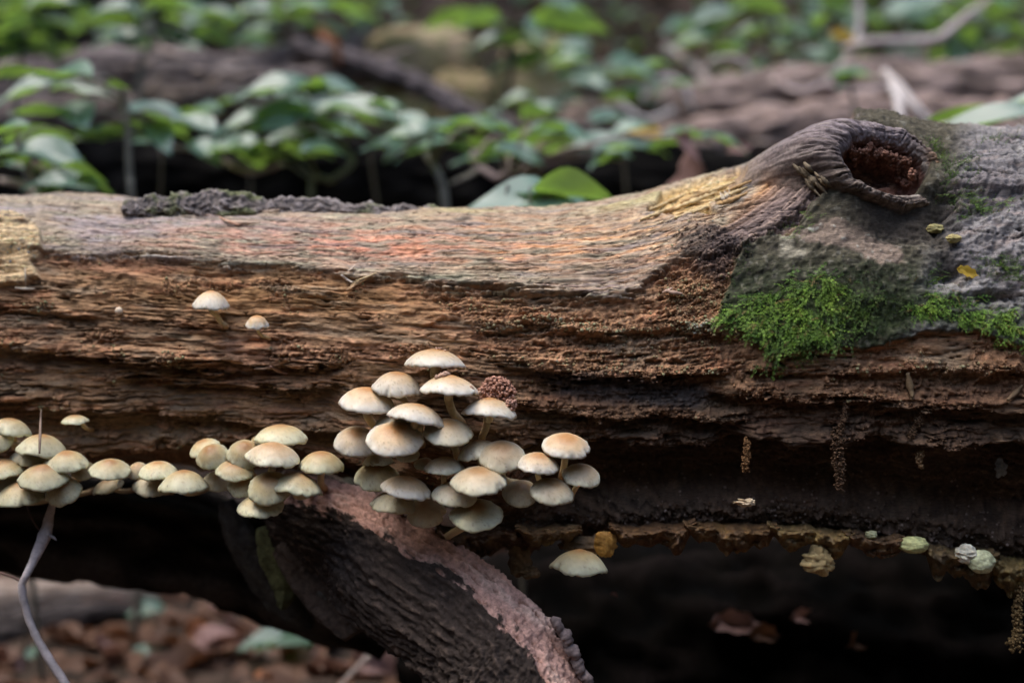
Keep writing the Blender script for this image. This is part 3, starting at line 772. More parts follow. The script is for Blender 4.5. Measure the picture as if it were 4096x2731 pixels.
ck_ = mix(ck_, C(0.40, 0.235, 0.12), np.exp(-((PH - 0.5) / 0.35) ** 2) * outer * 0.75)
ck_ = mix(ck_, C(0.40, 0.225, 0.10), np.exp(-((PH - 2.5) / 0.22) ** 2) * sst(1.9, 2.3, r0) * 0.8)
ck_ = mix(ck_, C(0.03, 0.022, 0.018), kcr * 0.9)
ck_ = mix(ck_, C(0.07, 0.05, 0.048), outer * sst(0.05, 0.35, -fib) * 0.65)
ck_ = mix(ck_, C(0.36, 0.31, 0.27), outer * sst(0.12, 0.4, fib) * 0.45)
ck_ = mix(ck_, C(0.13, 0.062, 0.045), (1 - outer) * sst(1.03, 0.96, r0))
ck_ = mix(ck_, C(0.26, 0.13, 0.085), (1 - outer) * sst(0.98, 0.9, r0) * np.clip(sphi, 0, 1) * sst(0.45, 0.2, crn))
ck_ = mix(ck_, C(0.10, 0.052, 0.038), sst(0.8, 0.5, r0))
ck_ = mix(ck_, C(0.30, 0.17, 0.10), sst(0.8, 0.5, r0) * sst(0.1, 0.35, fbm(cphi * r0 * 2.5 + 3, sphi * r0 * 9, 4, 74)) * 0.8)
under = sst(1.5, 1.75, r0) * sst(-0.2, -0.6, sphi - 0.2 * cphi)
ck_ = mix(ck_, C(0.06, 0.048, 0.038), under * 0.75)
ck_ = mix(ck_, C(0.30, 0.29, 0.27), sst(2.0, 2.4, r0) * sst(0.2, 0.7, cphi) * 0.6)
ck_ = mix(ck_, 1.0 * lcol_at(lx, np.clip(lt, R(-60), R(127))), sst(0.35, 0.95, wk) * (1 - 0.6 * flow))
ck_ = mix(ck_, ck_ * C(0.78, 0.72, 0.68), outer * (1 - 0.5 * lav))
knot = lchild('branch_knot', mesh_np('branch_knot', Vk.reshape(-1, 3), grid_faces(npf, na, True), np.clip(ck_, 0.004, 0.7).reshape(-1, 3)), M['collar'])
kV = Vk.reshape(-1, 3); kx, ky = proj(kV)
SURF[:] = [np.vstack([Vf, kV]), np.vstack([NF, np.tile(nv, (len(kV), 1))]), np.r_[QX, kx], np.r_[QY, ky]]
knot['label'] = 'hollow swollen knot left by a lost branch'
# crumbling heart wood in the hollow
parts = []
for k in range(70):
    a = rng.uniform(0.25, 2.6); q = rng.uniform(0.62, 0.92)
    p = kc + q * math.cos(a) * ax * e1v + q * math.sin(a) * bx_ * e2v + nv * rng.uniform(-0.012, 0.006)
    parts.append(pellets(p, (0.0028, 0.0028, 0.0028), 16, 0.0012, C(0.27, 0.14, 0.095) * rng.uniform(0.6, 1.2)))
V, F_, Cc = join(parts)
o = obj('heart_rot', mesh_np('heart_rot', V, F_, Cc, False), M['crumb'], knot); o['kind'] = 'stuff'
for k in range(9):
    p0 = kc + e1v * (-0.45 + 0.1 * k) * ax + e2v * (-0.45 + 0.03 * k + rng.uniform(-0.15, 0.1)) * bx_ - nv * 0.017
    p1 = p0 + C(0.016, 0.006, -0.004) + rng.normal(0, 0.002, 3)
    obj('splinter', tube_mesh('splinter', [p0, (p0 + p1) / 2 + C(0, 0, 0.001), p1], [0.0012, 0.0024, 0.0008], C(0.23, 0.11, 0.07), 10, 6, 0.4, k), M['fibre'], knot)

def stick(name, pix, rad, colour, n=24, seg=10, noise=0.35, seed=1, off=0.0):
    P = []
    for (px, py, dy) in pix:
        y = surf_y(px, py) - dy
        P.append(at(px, py, y))
    return tube_mesh(name, P, rad, C(*colour), n, seg, noise, seed)
for k in range(16):
    dx, dy = rng.uniform(-22, 34), rng.uniform(-20, 22); r_ = rng.uniform(0.0008, 0.0022); q = rng.uniform(0, 0.6); e = q + rng.uniform(0.2, 0.4)
    f_ = lambda t: (3180 + dx + 130 * t, 648 + dy + 140 * t)
    g0 = 0.30 - 0.012 * k
    lchild('splinter', stick('splinter', [(*f_(q), 0.0008), (*f_((q + e) / 2), 0.0016), (*f_(e), -0.001)], [r_ * 0.5, r_, r_ * 0.4], (g0 * 0.85, g0 * 0.66, g0 * 0.42), 20, 7, 0.5, 3 + k), M['fibre'])
for k, (a, b, r_, c) in enumerate([
                                   ((1390, 1085), (1420, 1060), 0.0008, (0.5, 0.4, 0.3)), ((1365, 1100), (1410, 1130), 0.0011, (0.55, 0.48, 0.40)), *[((1385 + 9 * q, 1160 - 9 * q), (1450 + 14 * q, 1122 - 8 * q), 0.0006 + 0.00025 * (q % 3), (0.55 - 0.02 * q, 0.36, 0.20)) for q in range(5)],
                                   ((1050, 845), (1120, 838), 0.0012, (0.5, 0.38, 0.28)), ((900, 885), (1040, 890), 0.0016, (0.52, 0.38, 0.27)), ((880, 870), (960, 900), 0.0014, (0.5, 0.3, 0.2)),
                                   ((1080, 1465), (1150, 1495), 0.0016, (0.34, 0.2, 0.14)), ((2660, 1160), (2730, 1175), 0.0016, (0.4, 0.27, 0.2)), ((2650, 1170), (2690, 1150), 0.0012, (0.4, 0.27, 0.2)),
                                   ((3630, 1490), (3650, 1590), 0.0026, (0.16, 0.11, 0.06)), ((4030, 1600), (4090, 1540), 0.002, (0.15, 0.1, 0.055)), *[((2880 + 6 * q, 768 - 2 * q + (q % 3) * 6), (2890 + 5 * q, 806 - 3 * q), 0.0004, (0.52, 0.46, 0.36)) for q in range(7)],
                                   ((60, 1150), (140, 1155), 0.0012, (0.5, 0.42, 0.32)), ((100, 1070), (103, 1150), 0.0007, (0.45, 0.38, 0.28))]):
    lchild('splinter', stick('splinter', [(a[0], a[1], 0.003), ((a[0] + b[0]) / 2, (a[1] + b[1]) / 2 + 3, 0.0025), (b[0], b[1], 0.001)], [r_ * 0.5, r_ * 1.1, r_ * 0.4], c, 14, 6, 0.4, k), M['fibre'])

# torn slivers standing in the pit beside the knot
for k, (x0, y0, L_, r_) in enumerate([(2620, 862, 150, 0.0030), (2680, 842, 190, 0.0034), (2600, 838, 110, 0.0024), (2720, 812, 170, 0.0030), (2790, 786, 150, 0.0028), (2700, 872, 170, 0.0026), (2830, 836, 160, 0.0036), (2860, 800, 130, 0.0026), (2770, 850, 120, 0.0024), (2900, 765, 110, 0.0022), (2650, 815, 90, 0.0020), (2560, 880, 140, 0.0022)]):
    c_ = (0.52, 0.39, 0.20) if k % 3 else (0.40, 0.25, 0.11)
    lchild('splinter', stick('splinter', [(x0, y0, -0.001), (x0 + L_ * 0.5, y0 - L_ * 0.19, -0.0002 + 0.0006 * (k % 2)), (x0 + L_, y0 - L_ * 0.40, -0.002)], [r_ * 0.35, r_ * 0.62, r_ * 0.2], c_, 36, 8, 0.9, 60 + k), M['fibre'])
# ------------------------------------------------------------------ slabs with an irregular section swept along a path
def sweep(name, path, sec, n=160, m=110, amp=0.003, freq=(40, 40), colf_=None, seed=0, crumbk=0.0):
    """path: world points; sec(t) -> polygon (k,2) of (towards camera, downwards-perpendicular) metres"""
    P = catmull(path, n); T, _, _ = frames(P)
    V = np.empty((n, m, 3)); uu = np.empty((n, m)); tt = np.empty((n, m))
    for i in range(n):
        t = i / (n - 1); pg = np.array(sec(t), float)
        cl = np.vstack([pg, pg[:1]]); d = np.r_[0, np.cumsum(np.linalg.norm(np.diff(cl, axis=0), axis=1))]
        k = np.linspace(0, d[-1], m, endpoint=False)
        a = np.interp(k, d, cl[:, 0]); b = np.interp(k, d, cl[:, 1])
        fw = C(0, -1, 0) - T[i] * (C(0, -1, 0) @ T[i]); fw /= np.linalg.norm(fw)
        dn = np.cross(T[i], fw)
        if dn[2] > 0: dn = -dn
        V[i] = P[i] + a[:, None] * fw + b[:, None] * dn
        uu[i] = np.interp(k, d, np.arange(len(pg) + 1)); tt[i] = t
    du_ = np.gradient(V, axis=0); dv_ = np.roll(V, -1, 1) - np.roll(V, 1, 1)
    N_ = np.cross(du_, dv_); N_ /= np.linalg.norm(N_, axis=-1)[..., None] + 1e-12
    if ((V - V.mean(1, keepdims=True)) * N_).sum(-1).mean() < 0: N_ = -N_
    L = np.linalg.norm(np.diff(P, axis=0), axis=1).sum()
    arc = np.linspace(0, 1, m)[None] * np.ones((n, 1))
    per = d[-1]
    sx, sy = tt * L, np.abs(arc - 0.5) * 2 * per          # mirrored so that the seam closes
    f1 = fbm(sx * freq[0], sy * freq[1], 5, seed); f2 = fbm(sx * freq[0] * 0.2, sy * freq[1] * 0.2, 3, seed + 1)
    w = worley(sx * 330, sy * 330, seed + 2)
    disp = amp * (f1 + 0.9 * f2) + crumbk * (0.5 - w)
    env = sst(0, 0.02, tt) * sst(1, 0.98, tt)
    V = V + N_ * disp[..., None]
    V[0] = V[0].mean(0); V[-1] = V[-1].mean(0)
    c = colf_(uu, tt, f1, f2, w) if callable(colf_) else np.clip(C(*colf_) * (1 + 0.6 * f1[..., None]), 0.003, 1)
    return mesh_np(name, V.reshape(-1, 3), grid_faces(n, m, True), np.clip(c, 0.003, 0.9).reshape(-1, 3))

# the split branch that props the log
path = [at(1110, 1925, 0.12), at(1290, 1955, 0.085), at(1480, 2020, 0.06), at(1640, 2125, 0.045), at(1900, 2280, 0.02), at(2090, 2440, -0.002), at(2200, 2590, -0.015), at(2300, 2760, -0.025), at(2380, 2920, -0.03), at(2420, 3150, -0.03), at(2450, 4000, -0.02)]
def psec(t):
    a = 0.6 + 0.4 * min(1, t * 3)
    return [(-0.012 * a, -0.007), (0.006 * a, 0.006), (0.018 * a, 0.013), (0.024 * a, 0.030 * a + 0.006), (0.024 * a, 0.058 * a), (0.010 * a, 0.082 * a), (-0.025 * a, 0.075 * a), (-0.035 * a, 0.03 * a)]
def pcol(u, t, f1, f2, w):
    c = np.empty(u.shape + (3,)); c[:] = C(0.038, 0.027, 0.021)
    c = mix(c, C(0.12, 0.085, 0.065), sst(0.1, 0.45, f1) * 0.7)
    rg = fbm(t * 34, u * 3 + 4, 4, 33)
    top = sst(1.80, 1.68, u + 0.7 * f2 + 0.5 * f1 + 0.7 * rg) * sst(-0.2, 0.1, u)
    k = mix(np.broadcast_to(C(0.50, 0.30, 0.235), c.shape).copy(), C(0.62, 0.42, 0.33), sst(0, 0.4, f2 + 0.4 * f1))
    k = mix(k, C(0.19, 0.085, 0.05), sst(0.12, 0.4, -f1) * 0.8)
    k = mix(k, C(0.36, 0.22, 0.12), sst(0.6, 0.9, t) * 0.6)
    return mix(c, k, top)
brace = obj('split_branch', sweep('split_branch', path, psec, 300, 190, 0.0050, (60, 110), pcol, 80, 0.0034), M['bark'])
tag(brace, 'split branch with pinkish broken edge propped under the log', 'branch')
for k, (px, py, a_, b_, r_) in enumerate([(2205, 2500, 34, 40, 0.004), (2245, 2545, 20, 52, 0.005), (2262, 2610, 46, 34, 0.0055), (2292, 2655, 26, 60, 0.005), (2318, 2712, 40, 44, 0.0045)]):
    P0 = at(px, py - 30, -0.012); P1 = at(px + a_, py + b_, -0.014)
    o = obj('bark_flake', tube_mesh('bark_flake', [P0, (P0 + P1) / 2 + C(0.002, -0.001, 0.001), P1], [r_ * 0.5, r_, r_ * 0.8, r_ * 0.3], C(0.17, 0.13, 0.12), 16, 8, 0.55, 20 + 3 * k), M['bark'])
    o.parent = brace
# bark plates hanging under the log
def plate(pts, y0, y1, w0, w1, colr, label, seed):
    pth = [at(px, py, y0 + (y1 - y0) * i / (len(pts) - 1)) for i, (px, py) in enumerate(pts)]
    def sec(t):
        w = (w0 + (w1 - w0) * t) * math.sin(0.25 + 2.75 * t) ** 0.6
        return [(-0.004, -w), (0.005, -w * 0.9), (0.009, 0), (0.005, w * 0.9), (-0.004, w), (0.001, 0)]
    o = obj('bark_plate', sweep('bark_plate', pth, sec, 110, 60, 0.0028, (60, 90), colr, seed, 0.001), M['bark'])
    tag(o, label, 'bark')
plate([(900, 2000), (960, 2140), (1040, 2290), (1140, 2420), (1250, 2510)], 0.14, 0.15, 0.013, 0.013, (0.045, 0.04, 0.033), 'dark curled bark plate hanging below the log beside the green one', 90)
plate([(1060, 2100), (1100, 2220), (1140, 2330), (1130, 2430)], 0.12, 0.12, 0.015, 0.010, (0.085, 0.09, 0.038), 'olive green bark plate hanging below the log', 91)
plate([(1120, 2180), (1250, 2300), (1340, 2400), (1420, 2540)], 0.105, 0.075, 0.018, 0.024, (0.075, 0.055, 0.043), 'brown bark plate leaning beside the split branch', 92)
plate([(1280, 2360), (1400, 2430), (1480, 2500)], 0.09, 0.08, 0.010, 0.012, (0.075, 0.072, 0.062), 'small grey bark plate tucked against the split branch', 93)
# rough bark strip along the top
pth = [at(px, py, 0.145) for px, py in ((500, 835), (640, 822), (800, 818), (1000, 822), (1200, 836), (1450, 850), (1650, 862), (1790, 876))]
def bsec(t):
    h = (0.0022 + 0.0058 * math.sin(min(1, t * 3.3) * 1.57) * (1 - 0.62 * t)) * (1 + 0.28 * math.sin(t * 23) + 0.22 * math.sin(t * 61 + 1))
    return [(-0.014, h), (-0.010, -h), (0.004, -h * 1.1), (0.012, 0), (0.013, h * 1.2)]
o = obj('bark_strip', sweep('bark_strip', pth, bsec, 420, 110, 0.0056, (150, 150), lambda u, t, f1, f2, w: mix(mix(np.broadcast_to(C(0.13, 0.11, 0.10), u.shape + (3,)).copy(), C(0.26, 0.225, 0.21), sst(0.0, 0.4, f1)), C(0.10, 0.12, 0.035), sst(0.12, 0.4, f2) * 0.7), 95, 0.0011), M['bark'])
tag(o, 'rough dark bark strip lying along the top of the log', 'bark')
# ------------------------------------------------------------------ mushrooms
def ray_e(py):
    return math.atan((py - (H / 2 - K * math.tan(PITCH))) / K)

CAPC = {'w': (C(0.42, 0.21, 0.075), C(0.60, 0.44, 0.26), C(0.72, 0.66, 0.53), C(0.72, 0.67, 0.56)),
        'c': (C(0.40, 0.23, 0.10), C(0.55, 0.43, 0.27), C(0.72, 0.66, 0.48), C(0.70, 0.66, 0.47)),
        'g': (C(0.41, 0.22, 0.085), C(0.53, 0.42, 0.22), C(0.66, 0.63, 0.42), C(0.64, 0.62, 0.40)),
        'd': (C(0.46, 0.29, 0.14), C(0.54, 0.44, 0.27), C(0.60, 0.55, 0.37), C(0.57, 0.52, 0.35))}
SHARED = {}
def mushroom(x0, x1, yt, yb, prot, tone, label, group, roll=0.0, stem=None, y=None, hr=0.70, seed=[0]):
    seed[0] += 1; sd_ = seed[0]
    hr = hr if hr > 0.9 else hr * random.uniform(0.72, 1.05)
    px = (x0 + x1) / 2.0
    roll = roll + random.uniform(-4, 4)
    Rp = (x1 - x0) / 2.0
    if group in (GM, GS, GL):
        Rp *= 1.07; yt -= 3; yb += 5
    e = ray_e((yt + yb) / 2)
    ratio = (yb - yt - abs(math.sin(R(roll))) * Rp * 0.5) / Rp
    lo, hi = e - R(14), e + R(34)
    for _ in range(40):
        mid = (lo + hi) / 2
        if hr * math.cos(mid) + math.sin(mid) < ratio: lo = mid
        else: hi = mid
    ep = max(mid, R(1.5)); Hr = min(max((ratio - math.sin(ep)) / math.cos(ep), 0.42), 1.0)
    tilt = ep - e
    cy = yb - Rp * math.sin(ep)
    if y is None:
        y = float(yfront(at(px, cy, 0.03)[0])) - prot / 1000.0
    cpos = at(px, cy, y)
    Rm = Rp * pxm(y) * (1.0); Hm = Rm * Hr
    root = thing('mushroom', cpos, label, 'mushroom', group)
    Rt = (Matrix.Rotation(R(roll), 3, 'Y') @ Matrix.Rotation(tilt, 3, 'X'))
    Rn = np.array(Rt)
    # cap
    nr, na_ = 22, 88
    t = np.linspace(0.0, 1.0, nr) ** 0.9
    A, TT = np.meshgrid(np.linspace(0, 2 * np.pi, na_, endpoint=False), t)
    ca, sa = np.cos(A), np.sin(A)
    wob = fbm(ca * 1.2 + sd_ * 3.1, sa * 1.2 + sd_ * 1.7, 3, 3)
    rag = fbm(ca * 4.5 + sd_, sa * 4.5 + sd_ * 0.37, 3, 5) * sst(0.85, 1.0, TT)
    p = random.uniform(2.2, 2.7)
    umb = random.uniform(0.02, 0.10)
    sag = 0.20 * fbm(ca * 0.9 + sd_ * 5.3, sa * 0.9, 2, 6) * TT ** 3
    r_ = TT * Rm * (1 + 0.10 * wob * TT ** 2 + 0.05 * rag)
    for _ in range(random.choice((0, 0, 1, 1, 2))):                   # splits and nibbled places in the margin
        a0 = random.uniform(-3.0, -0.2); dA = (A - a0 + np.pi) % (2 * np.pi) - np.pi
        r_ = r_ * (1 - random.uniform(0.05, 0.14) * np.exp(-(dA / random.uniform(0.05, 0.16)) ** 2) * sst(0.72, 1.0, TT))
    z_ = Hm * (1 - TT ** p) ** 0.86 * (1 - umb) + umb * Hm * np.exp(-(TT / 0.22) ** 2) + Hm * (sag + 0.18 * rag) + 0.012 * Rm * fbm(ca * TT * 5 + sd_, sa * TT * 5, 3, 8)
    edge = sst(0.93, 1.0, TT)
    r_ = r_ * (1 - 0.012 * edge)
    V = np.stack([r_ * ca, r_ * sa, z_], -1)
    rim = V[-1].copy()
    inner = rim * C(0.955, 0.955, 1) + C(0, 0, -0.012 * Rm)         # turned-in margin
    Vc = np.vstack([V.reshape(-1, 3), inner])
    c0, c1, c2, c3 = CAPC[tone]
    k = 1 + 0.14 * random.uniform(-1, 0.8)
    tn = TT + 0.10 * fbm(ca * TT * 2 + sd_ * 2.2, sa * TT * 2 + 5, 3, 9)
    cen = random.uniform(0.32, 0.50)
    cc = mix(mix(mix(np.broadcast_to(c0, V.shape).copy(), c1, sst(cen * 0.35, cen * 1.6, tn)), c2, sst(cen * 1.45, 0.95, tn)), c3, sst(0.85, 1.0, tn))
    spk = sst(0.36, 0.5, fbm(ca * TT * 13 + sd_, sa * TT * 13, 2, 10)) * sst(0.3, 0.6, TT)
    cc = mix(cc, C(0.40, 0.31, 0.19), spk * 0.75)
    drt = sst(0.30, 0.42, fbm(ca * TT * 24 + sd_ * 2, sa * TT * 24, 2, 14))
    cc = mix(cc, C(0.16, 0.10, 0.06), drt * 0.5 * random.uniform(0.1, 0.8))
    cc = cc * (0.92 + 0.10 * fbm(ca * TT * 6 + sd_, sa * TT * 6 + 2, 3, 13))[..., None]
    ragc = sst(0.25, 0.5, fbm(A * 5 + sd_ * 3, TT * 3, 3, 12)) * sst(0.9, 1.0, TT)
    cc = mix(cc, C(0.38, 0.30, 0.18), ragc * 0.45) * k
    cc = np.vstack([cc.reshape(-1, 3), np.tile(c2 * 0.8, (na_, 1))])
    me = mesh_np('cap', Vc @ Rn.T, grid_faces(nr + 1, na_, True), cc)
    cap = obj('cap', me, M['cap'], root)
    # gills
    ng = 112; ag = np.linspace(0, 2 * np.pi, ng, endpoint=False)
    rimr = np.interp(ag, np.r_[ag[:1], np.linspace(0, 2 * np.pi, na_ + 1)[1:]], np.r_[np.hypot(inner[0, 0], inner[0, 1]), np.hypot(inner[:, 0], inner[:, 1])[1:], np.hypot(inner[0, 0], inner[0, 1])][:na_ + 1])
    rimz = np.interp(ag, np.linspace(0, 2 * np.pi, na_ + 1), np.r_[inner[:, 2], inner[0, 2]])
    tg = np.array((1.0, 0.8, 0.55, 0.3, 0.1)); G = []
    for q in tg:
        zz_ = rimz * q + Hm * 0.34 * (1 - q ** 1.6) - (np.arange(ng) % 2) * 0.05 * Rm * math.sin(math.pi * min(1, q * 0.98 + 0.02)) 
        G.append(np.stack([rimr * q * np.cos(ag), rimr * q * np.sin(ag), zz_], -1))
    G = np.array(G); gc = np.tile(C(0.36, 0.28, 0.16), (G.shape[0] * ng, 1)) * (0.75 + 0.35 * (np.arange(G.shape[0] * ng) % 2))[:, None]
    g = obj('gills', mesh_np('gills', G.reshape(-1, 3) @ Rn.T, grid_faces(len(tg), ng, True), gc, False), M['gill'], cap)
    # stem
    top = cpos + Rn @ C(0, 0, Hm * 0.45)
    ax_ = Rn @ C(0, 0, 1.0)
    if stem:
        pts = [top, cpos - ax_ * Rm * 0.12]
        for i, q in enumerate(stem):
            yy = y + (0.012 + 0.028 * (i + 1) / len(stem)) if len(q) == 2 else q[2]
            pts.append(at(q[0], q[1], yy))
        last = pts[-1]
        pts.append(last + C(0, 0.03, -0.010))
    else:
        sy = surf_y(px, min(cy + Rp * 0.9, 2080))
        bpt = C(cpos[0] + random.uniform(-0.002, 0.002), max(sy + 0.004, y + 0.045), cpos[2] - 0.25 * Rm - 0.011)
        pts = [top, cpos - ax_ * Rm * 0.05, cpos + C(0, 0.015, -0.32 * Rm), (cpos + bpt) / 2 + C(0, 0.004, -0.22 * Rm), bpt]
    rs = Rm * random.uniform(0.135, 0.165)
    pts = [np.array(q) - cpos for q in pts]
    Vs, Fs = tube_np(pts, [rs, rs, rs * 0.95, rs * 0.95, rs * 1.1], 26, 14, 0.10, seed=sd_)
    f = np.linspace(0, 1, 26)[:, None] * np.ones(14)
    sc_ = mix(np.broadcast_to(C(0.62, 0.50, 0.28), f.shape + (3,)).copy(), C(0.36, 0.20, 0.085), sst(0.45, 1.0, f))
    sc_ = np.vstack([sc_.reshape(-1, 3), C(0.4, 0.3, 0.2), C(0.3, 0.18, 0.1)])
    nb = 25 * 14
    Ft = np.vstack([Fs[:nb][:, [0, 1, 2]], Fs[:nb][:, [0, 2, 3]], Fs[nb:][:, :3]])
    obj('stem', mesh_np('stem', Vs, Ft, sc_), M['stem'], root)
    return root, cpos, Rn, Rm, Hm

